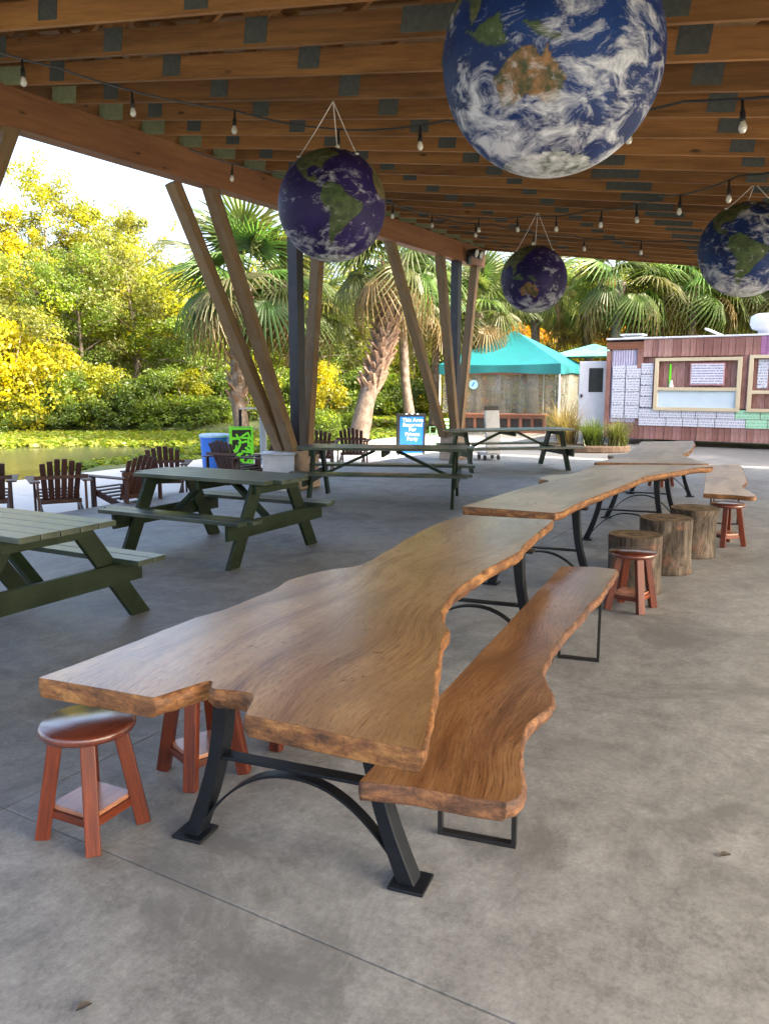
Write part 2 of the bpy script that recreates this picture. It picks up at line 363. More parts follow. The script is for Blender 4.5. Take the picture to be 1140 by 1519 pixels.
def stump_mats():
    t = NT('stump_bark'); v = t.coords((7, 7, 1.6)); f = t.noise(v, 2.2, 6, 0.7, 0.6); v2 = t.coords((1, 1, 1)); g = t.noise(v2, 5, 5, 0.7)
    col = t.ramp(f, [(0.36, (0.012, 0.009, 0.006)), (0.49, (0.070, 0.053, 0.037)), (0.68, (0.18, 0.15, 0.115))])
    col = t.mix(t.ramp(g, [(0.56, (0, 0, 0)), (0.68, (0.8, 0.8, 0.8))]), col, (0.20, 0.085, 0.05))
    t.l(col, t.b.inputs['Base Color']); t.set(Roughness=0.85); t.bump(f, 0.9, 0.02)
    u = NT('stump_end_grain'); tc = u.n('TexCoord'); ln = u.n('VectorMath', _operation='LENGTH'); wn_ = u.n('TexNoise', Scale=5.0, Detail=4.0); u.l(tc.outputs['Object'], wn_.inputs['Vector'])
    mu = u.n('VectorMath', _operation='MULTIPLY'); u.l(tc.outputs['Object'], mu.inputs[0]); mu.inputs[1].default_value = (1, 1, 0); u.l(mu.outputs[0], ln.inputs[0])
    rr = u.math('ADD', u.math('MULTIPLY', ln.outputs['Value'], 55.0), u.math('MULTIPLY', wn_.outputs['Fac'], 4.0))
    rg = u.math('SINE', rr); dirt = u.noise(u.coords(), 9, 6, 0.7)
    c2 = u.ramp(u.math('ADD', u.math('MULTIPLY', rg, 0.12), dirt), [(0.3, (0.07, 0.047, 0.024)), (0.5, (0.155, 0.112, 0.060)), (0.7, (0.25, 0.19, 0.11))])
    u.l(c2, u.b.inputs['Base Color']); u.set(Roughness=0.8); u.bump(dirt, 0.4, 0.006)
    return t.mat, u.mat
M['stumpbark'], M['stumpend'] = stump_mats()

def water_mat():
    t = NT('water'); v = t.coords((1, 1, 1)); n = t.noise(v, 2.2, 4, 0.6); g = t.noise(v, 0.25, 4)
    t.l(t.ramp(g, [(0.35, (0.030, 0.036, 0.018)), (0.65, (0.060, 0.068, 0.036))]), t.b.inputs['Base Color'])
    t.set(Roughness=0.2, IOR=1.33); t.bump(n, 0.16, 0.03); return t.mat
M['water'] = water_mat()
def ground_mat():
    t = NT('grass_ground'); v = t.coords(); f = t.noise(v, 0.6, 6, 0.65); g = t.noise(v, 9, 5, 0.7)
    c = t.ramp(f, [(0.35, (0.05, 0.075, 0.02)), (0.55, (0.10, 0.13, 0.03)), (0.7, (0.13, 0.105, 0.055))])
    t.l(t.mix(t.math('MULTIPLY', g, 0.6), c, (0.04, 0.05, 0.02)), t.b.inputs['Base Color']); t.set(Roughness=0.9); t.bump(g, 0.6, 0.03); return t.mat
M['ground'] = ground_mat()
M['mulch'] = plain('mulch', (0.07, 0.045, 0.03), 0.95, 0, 0.5, 25, bump=0.6)

# ------------------------------------------------------------------ building frame: u along the beam (az 30.6), v outwards to the water
AZ = R(30.57)
UX = Vector((math.sin(AZ), math.cos(AZ), 0)); VX = Vector((-math.cos(AZ), math.sin(AZ), 0)); C1 = Vector((-1.29, 12.84, 0))
RZ = math.pi / 2 - AZ
def W(u, v, z=0.0): return C1 + UX * u + VX * v + Vector((0, 0, z))

# ------------------------------------------------------------------ setting: ground, water, floors
PZ = -0.20           # level of the waterside patio
def in_lake(x, y):
    p = Vector((x, y, 0)) - C1; u, v = p.dot(UX), p.dot(VX)
    near = v - 6.9 - 0.5 * math.sin(u * 0.55)
    far = (32.5 + 0.16 * max(0, x + 8) + 0.8 * math.sin(x * 0.4)) - y
    return min(near, far)
xs = np.concatenate([np.linspace(-300, -40, 18), np.linspace(-38, 30, 137), np.linspace(34, 300, 16)])
ys = np.concatenate([np.linspace(-200, -12, 14), np.linspace(-10, 48, 117), np.linspace(52, 400, 20)])
m = MB()
for y in ys:
    for x in xs:
        d = in_lake(x, y); z = -0.235
        if d > 0: z -= min(1.2, 0.45 + d * 0.5) if d > 0.3 else d * 1.5
        elif y > 31: z += min(0.5, -d * 0.08) + 0.10 * mnoise.noise(Vector((x * 0.3, y * 0.3, 0)))
        m.v.append((x, y, z))
nx = len(xs)
for j in range(len(ys) - 1):
    for i in range(nx - 1):
        m.f.append((j * nx + i, j * nx + i + 1, (j + 1) * nx + i + 1, (j + 1) * nx + i)); m.m.append(0)
tag(m.build('ground', M['ground'], smooth=True), kind='structure')
m = MB(); m.add([W(-70, 6.0, -0.42), W(60, 6.0, -0.42), W(60, 40, -0.42), W(-70, 60, -0.42)], [(0, 1, 2, 3)])
tag(m.build('water', M['water']), kind='structure')

def rect_uv(u0, u1, v0, v1): return [(u0, v0), (u1, v0), (u1, v1), (u0, v1)]
def uvobj(mb, name, mat, **kw): return mb.build(name, mat, loc=C1, rot=(0, 0, RZ), **kw)
# pavilion floor: a base and four cast panels with sawn joints between them (the joints stand where the photo shows them)
fl = uvobj(MB().prism(rect_uv(-19, 7.2, -15, 1.15), -0.30, -0.012), 'floor', M['floor']); tag(fl, kind='structure')
J0 = Vector((-1.49, 2.95, 0)) - C1; ju, jv = J0.dot(UX), J0.dot(VX); g = 0.003
us = [-19, ju - 6.1, ju, ju + 9.2, 7.2]; vs_ = [-15, jv - 6.4, jv, 1.15]
for i in range(4):
    for j in range(3):
        MB().prism(rect_uv(us[i] + g, us[i + 1] - g, vs_[j] + g, vs_[j + 1] - g), -0.0119, 0.0).build('floor_panel', M['floor'], fl, bevel=0.002)
# patio strip by the water, paved in bays
pt = uvobj(MB().prism(rect_uv(-26, 26, 1.156, 6.2), -0.5, PZ - 0.02), 'patio', M['patio']); tag(pt, kind='structure')
for i in range(13):
    MB().prism(rect_uv(-26 + 4 * i + 0.006, -22 + 4 * i - 0.006, 1.16, 6.2), PZ - 0.0195, PZ).build('patio_bay', M['patio'], pt)
yd = uvobj(MB().prism(rect_uv(7.21, 34, -30, 1.15), -0.4, -0.05), 'yard_pavement', M['yard']); tag(yd, kind='structure')

# ------------------------------------------------------------------ pavilion
pav = thing('pavilion', 'open timber pavilion with truss roof, big side beam and splayed timber columns', 'pavilion', C1, RZ)
BZ0, BZ1 = 4.16, 4.54
SL = math.tan(R(8.2))
timber('beam', (-12.8, 0, (BZ0 + BZ1) / 2), (6.72, 0, (BZ0 + BZ1) / 2), 0.22, BZ1 - BZ0, M['beam'], pav)
rb = -11.3; rz_ = BZ1 + rb * SL
timber('beam', (-12.8, rb, rz_ - 0.19), (6.72, rb, rz_ - 0.19), 0.22, 0.36, M['beam'], pav)
for u in (-12.4, -6.5, 0.0, 6.4):
    MB().box((0, 0, (rz_ - 0.37) / 2 + 0.001), (0.2, 0.2, rz_ - 0.37)).build('post', M['steel'], pav, loc=(u, rb, 0))
ped = MB().box((0, 0, 0.30), (0.54, 0.46, 0.60), taper=0.92).mesh('pedestal', M['pier'])
def cluster(u, braces):
    place(ped, 'pedestal', pav, (u, 0, 0), bevel=0.02)
    s = MB(); s.box((0, 0, 2.38), (0.17, 0.17, 3.56)); s.box((0, 0, 0.606), (0.34, 0.34, 0.016)); s.build('post', M['steel'], pav, loc=(u, 0.0, 0))
    for du, dv, b0u, b0v in braces:
        timber('brace', (u + b0u, b0v, 0.52), (u + du, dv, BZ0 + 0.06), 0.14, 0.17, M['brace'], pav, up=(0, 1, 0))
cluster(-0.12, [(-1.86, 0.0, -0.16, -0.02), (-2.15, 0.36, -0.14, 0.2), (0.66, 0.0, 0.20, 0.0)])
cluster(5.5, [(-2.72, 0.05, -0.24, 0.14), (-0.78, 0.0, -0.2, -0.12), (0.95, 0.0, 0.22, 0.0)])
cluster(-6.75, [(-1.86, 0.0, -0.16, 0.0), (1.9, 0.0, 0.20, 0.0), (-2.15, 0.36, -0.14, 0.2)])
cluster(-12.2, [(1.86, 0.0, 0.16, 0.0), (0.66, 0.0, 0.20, 0.0)])
# trusses: every piece shares its mesh; local X runs down the slope from the outer end to the right-hand end
d_t = Vector((0.02, -1, -SL)).normalized()
TL = 12.9; CH = 0.182; TOPZ = 0.80; X0 = -0.95
trot, _ = frame((0, 0, 0), d_t)
chord = MB().box((TL / 2 + X0, 0, CH / 2), (TL, 0.040, CH)).mesh('bottom_chord', M['truss'])
tchord = MB().box((TL / 2 + X0, 0, TOPZ - 0.05), (TL, 0.040, 0.10)).mesh('top_chord', M['truss'])
plate = MB().box((0, -0.0225, 0.115), (0.20, 0.004, 0.17)).box((0, 0.0225, 0.115), (0.20, 0.004, 0.17)).mesh('nail_plate', M['galv'])
splice = MB().box((0, -0.0225, 0.10), (0.52, 0.004, 0.155)).box((0, 0.0225, 0.10), (0.52, 0.004, 0.155)).mesh('splice_plate', M['galv'])
bearing = MB().box((0, -0.0225, 0.085), (0.36, 0.004, 0.165)).box((0, 0.0225, 0.085), (0.36, 0.004, 0.165)).mesh('bearing_plate', M['greenplate'])
def webmesh(dx):
    q = Vector((dx, 0, TOPZ - 0.1 - CH)); rot, L = frame((0, 0, 0), q, (0, 1, 0))
    return MB().box((L / 2, 0, 0), (L + 0.12, 0.09, 0.037)).mesh('web', M['truss']), rot
W1, R1 = webmesh(0.70); W2, R2 = webmesh(-0.70)
k = 0; uu = -12.32
while uu < 6.6:
    t = place(chord, 'bottom_chord', pav, (uu, 0, BZ1 + 0.002), trot)
    place(tchord, 'top_chord', t)
    x = 0.86 + rng.uniform(-0.01, 0.01)
    place(bearing, 'bearing_plate', t, (0.20, 0, 0))
    while x < TL + X0 - 0.2:
        big = abs(x - 5.06) < 0.3
        place(splice if big else plate, 'splice_plate' if big else 'nail_plate', t, (x + rng.uniform(-.02, .02), 0, rng.uniform(-.012, .012)))
        place(W1, 'web', t, (x + 0.02, 0, CH), R1); place(W2, 'web', t, (x - 0.02, 0, CH), R2)
        x += 1.43
    uu += 0.614; k += 1
# roof deck, lying on the trusses, with a metal skin above it
deck = MB(); dz = TOPZ + 0.006
n_t = Vector((0, SL, 1)).normalized()
def roofpt(u, v, h): return (u, v, BZ1 + 0.002 + v * SL + h / math.cos(R(8.2)))
def rslab(u0, u1, v0, v1, h0, h1):
    mm = MB(); mm.add([roofpt(u, v, h) for h in (h0, h1) for (u, v) in ((u0, v0), (u1, v0), (u1, v1), (u0, v1))],
                      [(3, 2, 1, 0), (4, 5, 6, 7), (0, 1, 5, 4), (1, 2, 6, 5), (2, 3, 7, 6), (3, 0, 4, 7)]); return mm
rf = rslab(-12.9, 7.0, -11.9, 1.15, dz, dz + 0.02).build('roof_deck', M['ply'], pav)
rslab(-12.92, 7.02, -11.92, 1.17, dz + 0.021, dz + 0.06).build('roof_skin', M['galv'], rf)
rslab(6.72, 6.76, -11.8, 1.0, 0.0, dz - 0.004).build('fascia', M['truss'], pav)
rslab(-12.9, 6.9, 1.0, 1.04, 0.0, dz - 0.004).build('fascia', M['truss'], pav)
rslab(-12.9, 6.9, -11.89, -11.85, -0.12, dz - 0.004).build('fascia', M['truss'], pav)  # unseen low-side board, added to stop sun leaking between the truss ends
# twin floodlight under the roof at the far column
fl_ = thing('floodlight', 'small black twin floodlight fixed under the beam end at the far column', 'floodlight', W(5.75, -0.30, 4.22), RZ)
MB().box((0, 0.13, 0), (0.16, 0.05, 0.22)).build('back_box', M['black'], fl_, bevel=0.01)
for s in (-1, 1):
    h = MB().tube([(s * 0.12, 0.1, 0.12), (s * 0.12, -0.03, 0.1), (s * 0.12, -0.10, 0.08)], [0.045, 0.09, 0.10], 14).build('lamp_head', M['black'], fl_, True)
    MB().tube([(s * 0.12, -0.100, 0.08), (s * 0.12, -0.112, 0.077)], [0.085, 0.07], 14).build('lens', M['bulb'], h, True)

# ------------------------------------------------------------------ live-edge slabs
def slab(name, pts, z0, z1, center, axis, top, edge, parent, rough=0.012, seed=1, straight=()):
    """outline in world metres -> a slab in the parent's frame, X along the grain"""
    loop = []
    n = len(pts); KS = 14; base = smoothloop(pts, KS, straight)
    ca, sa = math.cos(-axis), math.sin(-axis)
    out = []
    for i, p in enumerate(base):
        q = p - Vector((center[0], center[1], 0)); x, y = q.x * ca - q.y * sa, q.x * sa + q.y * ca
        st = (i // KS) in straight
        k = 0.15 if st else 1.0
        w = mnoise.noise(Vector((x * 6 + seed * 7, y * 6, seed))) + 0.25 * mnoise.noise(Vector((x * 15, y * 15 + seed * 3, 2)))
        out.append((x, y, w * rough * k, st))
    N = len(out)
    nrm = []
    for i in range(N):
        a, b = out[i - 1], out[(i + 1) % N]; t = Vector((b[0] - a[0], b[1] - a[1])); 
        if t.length < 1e-6: t = Vector((1, 0))
        t.normalize(); nrm.append((t.y, -t.x))
    area = sum(out[i - 1][0] * out[i][1] - out[i][0] * out[i - 1][1] for i in range(N))
    sg = 1 if area > 0 else -1
    rings = []
    T = z1 - z0
    for zf, push in ((1.0, 0.0), (0.93, 0.006), (0.66, 0.013), (0.33, 0.010), (0.06, -0.004), (0.0, -0.012)):
        ring = []
        for i, (x, y, w, st) in enumerate(out):
            pk = push * (0.25 if st else 1.0) + (0 if st or zf > 0.99 else 0.007 * mnoise.noise(Vector((x * 11, y * 11, zf * 5 + seed))) + 0.006 * mnoise.noise(Vector((x * 60, y * 60, zf * 9 + seed))))
            dd = w * 0.8 + pk
            dd = max(-0.03, min(0.03, dd))
            ring.append((x + sg * nrm[i][0] * dd, y + sg * nrm[i][1] * dd, z0 + T * zf))
        rings.append(ring)
    bm = bmesh.new()
    vr = [[bm.verts.new(p) for p in r] for r in rings]
    tf = bm.faces.new(vr[0]); tf.material_index = 0
    bf = bm.faces.new(list(reversed(vr[-1]))); bf.material_index = 0
    for a in range(len(vr) - 1):
        for i in range(N):
            f = bm.faces.new((vr[a][i], vr[a + 1][i], vr[a + 1][(i + 1) % N], vr[a][(i + 1) % N])); f.material_index = 1; f.smooth = True
    bmesh.ops.recalc_face_normals(bm, faces=bm.faces[:])
    bmesh.ops.triangulate(bm, faces=[tf, bf])
    me = bpy.data.meshes.new(name); bm.to_mesh(me); bm.free(); me.materials.append(top); me.materials.append(edge)
    return place(me, name, parent)

def trestle(parent, pl, pr, ztop, root):
    """black iron trestle: two bowed legs on foot plates, a crossbar and an arch; pl, pr are the feet in the parent's frame"""
    pl, pr = Vector(pl), Vector(pr); d = pr - pl; Wd = d.length; ang = math.atan2(d.y, d.x); mid = (pl + pr) / 2
    fr = MB(); h = Wd / 2
    bx = h - 0.12
    fr.bar((-bx, 0, 0.335), (bx, 0, 0.335), 0.055, 0.012)
    fr.bar((-0.35, 0, ztop - 0.006), (0.35, 0, ztop - 0.006), 0.09, 0.012)
    fo = fr.build('crossbar', M['iron'], parent, loc=mid, rot=(0, 0, ang), bevel=0.002)
    for s in (-1, 1):
        lg = MB(); path = []
        for i in range(9):
            t = i / 8; z = 0.014 + t * (ztop - 0.028)
            x = h - 0.02 - 0.15 * t + 0.035 * math.sin(math.pi * t) * -1
            path.append((s * x, 0, z))
        for a, b in zip(path, path[1:]): pass
        vv = []
        for i, p in enumerate(path):
            wx = 0.062 - 0.012 * math.sin(math.pi * i / 8); wy = 0.075
            for a, b in ((-1, -1), (1, -1), (1, 1), (-1, 1)): vv.append((p[0] + a * wx / 2, b * wy / 2, p[2]))
        ff = [(i * 4 + j, i * 4 + (j + 1) % 4, i * 4 + 4 + (j + 1) % 4, i * 4 + 4 + j) for i in range(8) for j in range(4)] + [(3, 2, 1, 0), (32, 33, 34, 35)]
        lg.add(vv, ff)
        lo = lg.build('leg', M['iron'], parent, loc=mid, rot=(0, 0, ang), bevel=0.004)
        MB().box((s * (h - 0.015), 0, 0.0075), (0.125, 0.125, 0.013)).build('foot_plate', M['iron'], lo, bevel=0.004)
    ar = MB(); pts = []
    for i in range(25):
        t = -1 + 2 * i / 24; pts.append((t * (h - 0.06), 0.30 - 0.24 * abs(t) ** 2.2))
    vv = []
    for x, z in pts: vv += [(x, -0.022, z), (x, 0.022, z), (x, 0.022, z + 0.011), (x, -0.022, z + 0.011)]
    ff = [(i * 4 + j, i * 4 + 4 + j, i * 4 + 4 + (j + 1) % 4, i * 4 + (j + 1) % 4) for i in range(24) for j in range(4)] + [(0, 1, 2, 3), (99, 98, 97, 96)]
    ar.add(vv, ff).build('arch', M['iron'], parent, loc=mid, rot=(0, 0, ang))

T1 = [(-1.077, 2.411), (-0.877, 2.332), (-0.672, 2.247), (-0.605, 2.321), (-0.537, 2.382), (-0.516, 2.321), (-0.445, 2.3), (-0.386, 2.263), (-0.383, 2.126), (-0.235, 2.055), (-0.052, 1.971), (0.088, 1.909), (0.119, 2.081), (0.162, 2.441), (0.198, 2.756), (0.229, 2.906), (0.222, 3.027), (0.227, 3.139), (0.254, 3.29), (0.309, 3.467), (0.481, 3.854), (0.737, 4.334), (0.781, 4.483), (1.129, 5.345), (0.561, 5.54), (0.353, 5.213), (0.161, 4.745), (0.0, 4.281), (-0.119, 3.987), (-0.265, 3.883), (-0.385, 3.757), (-0.453, 3.651), (-0.483, 3.526), (-0.551, 3.376), (-0.654, 3.168), (-0.757, 3.027), (-0.84, 2.857), (-0.915, 2.704), (-0.997, 2.547)]
T2 = [(0.581, 5.942), (0.902, 5.78), (1.197, 5.628), (1.29, 5.749), (1.502, 6.147), (1.965, 6.899), (2.406, 7.632), (2.541, 7.855), (2.959, 8.276), (3.353, 8.674), (3.552, 8.772), (3.626, 8.96), (2.946, 9.0), (2.315, 8.961), (1.912, 8.151), (1.636, 7.971), (1.482, 7.687), (1.524, 7.474), (1.178, 6.943)]
T3 = [(2.409, 9.267), (2.995, 9.188), (3.656, 9.111), (3.687, 9.594), (3.745, 10.037), (3.807, 10.322), (4.084, 10.835), (4.598, 12.029), (4.841, 12.729), (4.424, 12.655), (3.99, 12.582), (3.257, 10.729), (3.095, 10.421), (2.92, 10.322), (2.833, 10.225), (2.798, 9.855)]
B1 = [(-0.075, 2.264), (0.088, 2.231), (0.256, 2.165), (0.343, 2.142), (0.4, 2.196), (0.42, 2.391), (0.468, 2.588), (0.525, 2.71), (0.601, 2.83), (0.632, 2.948), (0.643, 3.165), (0.709, 3.371), (0.822, 3.653), (0.935, 3.868), (1.077, 4.172), (1.222, 4.451), (1.449, 4.961), (1.467, 5.054), (1.352, 5.112), (1.147, 5.131), (0.74, 4.174), (0.332, 3.218)]
B2 = [(3.426, 8.613), (3.65, 8.508), (3.882, 8.405), (4.032, 9.003), (4.113, 9.242), (4.418, 9.828), (5.079, 11.524), (5.113, 11.716), (4.673, 11.716), (4.05, 10.16)]
def tolocal(p, c, a):
    q = Vector((p[0] - c[0], p[1] - c[1], 0)); return Vector((q.x * math.cos(-a) - q.y * math.sin(-a), q.x * math.sin(-a) + q.y * math.cos(-a), 0))
def live_table(name, label, pts, axis_az, mats, feet, th, seed, straight):
    c = (sum(p[0] for p in pts) / len(pts), sum(p[1] for p in pts) / len(pts)); a = math.pi / 2 - R(axis_az)
    t = thing(name, label, 'table', (c[0], c[1], 0), a, 'live-edge tables in a row')
    slab('tabletop', pts, 0.74 - th, 0.74, c, a, mats[0], mats[1], t, 0.008, seed, straight)
    for l, r in feet: trestle(t, tolocal(l, c, a), tolocal(r, c, a), 0.74 - th, t)
    return t
live_table('live_edge_table', 'long glossy live-edge slab table with a deep notch in its end and bench alongside', T1, 22, (M['slab1'], M['bark1']),
           [((-0.713, 2.776), (0.101, 2.461)), ((0.15, 4.93), (0.95, 4.62))], 0.066, 1.0, (0, 1, 8, 9, 10, 23))
live_table('live_edge_table', 'middle live-edge slab table with log stumps standing along its side', T2, 33, (M['slab2'], M['bark1']),
           [((0.869, 6.551), (1.66, 6.21)), ((2.123, 8.452), (2.93, 8.13))], 0.062, 2.0, (0, 1, 11, 12))
live_table('live_edge_table', 'pale live-edge slab table at the end of the row towards the food truck', T3, 27, (M['slab2'], M['bark1']),
           [((2.72, 9.85), (3.50, 9.50)), ((3.676, 12.044), (4.47, 11.70))], 0.06, 3.0, (0, 1, 8, 9))

def bench(label, pts, az, ends, mats, th, seed, straight, blocks=False):
    c = (sum(p[0] for p in pts) / len(pts), sum(p[1] for p in pts) / len(pts)); a = math.pi / 2 - R(az)
    t = thing('live_edge_bench', label, 'bench', (c[0], c[1], 0), a, 'live-edge benches beside the tables')
    zt = 0.47 - th
    slab('seat', pts, zt, 0.47, c, a, mats[0], mats[1], t, 0.014, seed, straight)
    for l, r in ends:
        l, r = tolocal(l, c, a), tolocal(r, c, a); fr = MB(); up = Vector((0, 0, 1))
        zk = zt - (0.10 if blocks else 0.0)
        fr.bar(l + up * 0.009, r + up * 0.009, 0.028, 0.016); e = (r - l).normalized() * 0.008
        fr.bar(l + e + up * 0.0171, l + e + up * (zk - 0.0121), 0.028, 0.016, up=(r - l)); fr.bar(r - e + up * 0.0171, r - e + up * (zk - 0.0121), 0.028, 0.016, up=(r - l))
        fr.bar(l + up * (zk - 0.006), r + up * (zk - 0.006), 0.05, 0.011)
        fr.build('leg_frame', M['rod'], t)
        if blocks: MB().bar(l + up * (zk + 0.05), r + up * (zk + 0.05), 0.16, 0.098).build('support_block', M['bark1'], t)
    return t
bench('long varnished live-edge bench with a knobbly bark side and thin black loop legs', B1, 23,
      [((0.20, 2.776), (0.472, 2.679)), ((1.05, 4.71), (1.281, 4.63))], (M['slab3'], M['bark2']), 0.062, 5.0, (0, 1, 2, 17, 18, 19, 20, 21))
bench('live-edge bench on a wooden block support beside the farthest slab table', B2, 25,
      [((3.83, 9.43), (4.13, 9.33)), ((4.55, 11.1), (4.86, 11.0))], (M['slab2'], M['bark1']), 0.05, 6.0, (0, 7, 8, 9), True)

# ------------------------------------------------------------------ stools
def make_stool(loc, rz, label):
    t = thing('stool', label, 'stool', (*loc, 0), rz, 'round red cedar stools')
    s = MB().lathe([(0.0, 0.395), (0.150, 0.395), (0.166, 0.400), (0.172, 0.412), (0.170, 0.426), (0.160, 0.434), (0.0, 0.436)], 36, cap=False).build('seat', M['stoolseat'], t, True)
    for a in range(4):
        ang = R(45 + 90 * a); di = Vector((math.cos(ang), math.sin(ang), 0))
        p = di * 0.178; q = di * 0.108 + Vector((0, 0, 0.397)); p.z = 0.0
        timber('leg', p, q, 0.052, 0.052, M['stool'], t, up=di, bevel=0.005)
        # level the foot: the piece is cut flush with the floor by a wedge hidden under it
    MB().box((0, 0, 0.120), (0.205, 0.205, 0.018)).build('shelf', M['stoolshelf'], t, bevel=0.003)
    for sx, sy in ((1, 0), (-1, 0), (0, 1), (0, -1)):
        p = Vector((sx * 0.104 - sy * 0.10, sy * 0.104 - sx * 0.10, 0.096)); q = Vector((sx * 0.104 + sy * 0.10, sy * 0.104 + sx * 0.10, 0.096))
        timber('stretcher', p, q, 0.018, 0.030, M['stool'], t, bevel=0.002)
    return t
make_stool((-1.085, 2.80), R(64), 'red cedar stool with a dark round seat beside the notched end of the long table')
make_stool((-0.775, 3.26), R(40), 'red cedar stool tucked under the long table directly behind its trestle leg')
make_stool((-0.43, 3.62), R(25), 'red cedar stool pushed farthest in under the long table')
make_stool((1.815, 5.80), R(52), 'red cedar stool standing in front of the log stumps')
make_stool((3.50, 8.17), R(15), 'red cedar stool with a dark seat between the last log stump and the farther bench')
make_stool((4.45, 12.95), R(30), 'red cedar stool half hidden behind the legs of the farthest slab table')

# ------------------------------------------------------------------ log stumps
def stump(loc, r, h, label, seed, top_r=1.0):
    m_ = MB(); n = 40; prof = [(1.05, 0.0), (1.03, 0.04), (1.0, 0.12), (0.985, h * 0.5), (0.99, h * 0.8), (top_r, h - 0.012), (top_r * 0.985, h)]
    vv = []
    for i, (k_, z) in enumerate(prof):
        for j in range(n):
            t = 2 * math.pi * j / n
            w = 1 + 0.05 * mnoise.noise(Vector((math.cos(t) * 1.3 + seed, math.sin(t) * 1.3, z * 2))) + 0.028 * mnoise.noise(Vector((math.cos(t) * 7 + seed, math.sin(t) * 7, z * 1.5)))
            vv.append((math.cos(t) * r * k_ * w, math.sin(t) * r * k_ * w, z + (0.006 * mnoise.noise(Vector((math.cos(t) * 2, math.sin(t) * 2, seed))) if z > h - 0.1 else 0)))
    K = len(prof)
    m_.add(vv, [(i * n + j, i * n + (j + 1) % n, (i + 1) * n + (j + 1) % n, (i + 1) * n + j) for i in range(K - 1) for j in range(n)], 0)
    m_.f.append(tuple((K - 1) * n + j for j in range(n))); m_.m.append(1); m_.f.append(tuple(range(n - 1, -1, -1))); m_.m.append(0)
    o = m_.build('log_stump', [M['stumpbark'], M['stumpend']], loc=(*loc, 0), rot=(0, 0, seed)); o.data.polygons.foreach_set('use_smooth', [len(p.vertices) == 4 for p in o.data.polygons])
    return tag(o, label, 'stump', 'log stumps used as seats')
stump((2.0, 6.34), 0.205, 0.455, 'squat log stump seat right behind the red stool', 1.3)
stump((2.48, 7.02), 0.225, 0.475, 'widest log stump seat, middle one of the three', 2.9)
stump((2.975, 7.66), 0.20, 0.465, 'log stump seat with a flared top, last before the bench', 5.1, 1.12)

# ------------------------------------------------------------------ picnic tables
def make_picnic(L, name, label, center, rz, round_end=False, foot=0.73):
    t = thing(name, label, 'picnic table', (*center, 0), rz, 'green picnic tables')
    bw = 0.138; n = 5
    for i in range(n):
        y = (i - (n - 1) / 2) * (bw + 0.007)
        dx = 0.10 if round_end and i in (0, n - 1) else 0.0
        timber('top_board', (-L / 2 + dx, y, 0.745), (L / 2 - dx, y, 0.745), bw, 0.037, M['greentop'], t)
    for s in (-1, 1):
        for k_ in (0, 1):
            y = s * (0.60 + k_ * 0.132)
            dx = 0.06 if round_end and k_ == 1 else 0.0
            timber('seat_board', (-L / 2 + dx, y, 0.435), (L / 2 - dx, y, 0.435), 0.125, 0.037, M['greentop'], t)
    xe = L / 2 - 0.22
    for e in (-1, 1):
        x = e * xe
        timber('top_cleat', (x, -0.34, 0.681), (x, 0.34, 0.681), 0.038, 0.088, M['green'], t)
        timber('seat_rail', (x, -0.76, 0.342), (x, 0.76, 0.342), 0.038, 0.145, M['green'], t)
        for s in (-1, 1):
            m_ = MB(); xx = x - e * 0.0395; w = 0.15
            m_.add([(xx + a, s * yy, zz) for a in (-0.019, 0.019) for (yy, zz) in ((foot - 0.17, 0.0), (foot, 0.0), (0.345, 0.725), (0.175, 0.725))],
                   [(3, 2, 1, 0), (4, 5, 6, 7), (0, 1, 5, 4), (1, 2, 6, 5), (2, 3, 7, 6), (3, 0, 4, 7)])
            m_.build('leg', M['green'], t, bevel=0.004)
        timber('diagonal_brace', (x - e * 0.09, 0, 0.345), (e * 0.16, 0, 0.70), 0.088, 0.038, M['green'], t)
    timber('middle_cleat', (0, -0.34, 0.681), (0, 0.34, 0.681), 0.038, 0.088, M['green'], t)
    return t
make_picnic(1.83, 'picnic_table', 'green picnic table with square board ends, out by the slatted chairs and partly cut off', (-2.72, 5.32), R(-29), False, 0.86)
make_picnic(1.80, 'picnic_table', 'green picnic table with rounded corners in front of the white box', (-1.62, 7.93), R(-28), True)
make_picnic(2.46, 'picnic_table', 'green picnic table standing in front of the tan column pedestal', (0.02, 11.33), R(-8), True)
make_picnic(2.45, 'picnic_table', 'green picnic table nearest the turquoise canopy and the far column', (2.40, 15.7), R(13), False)

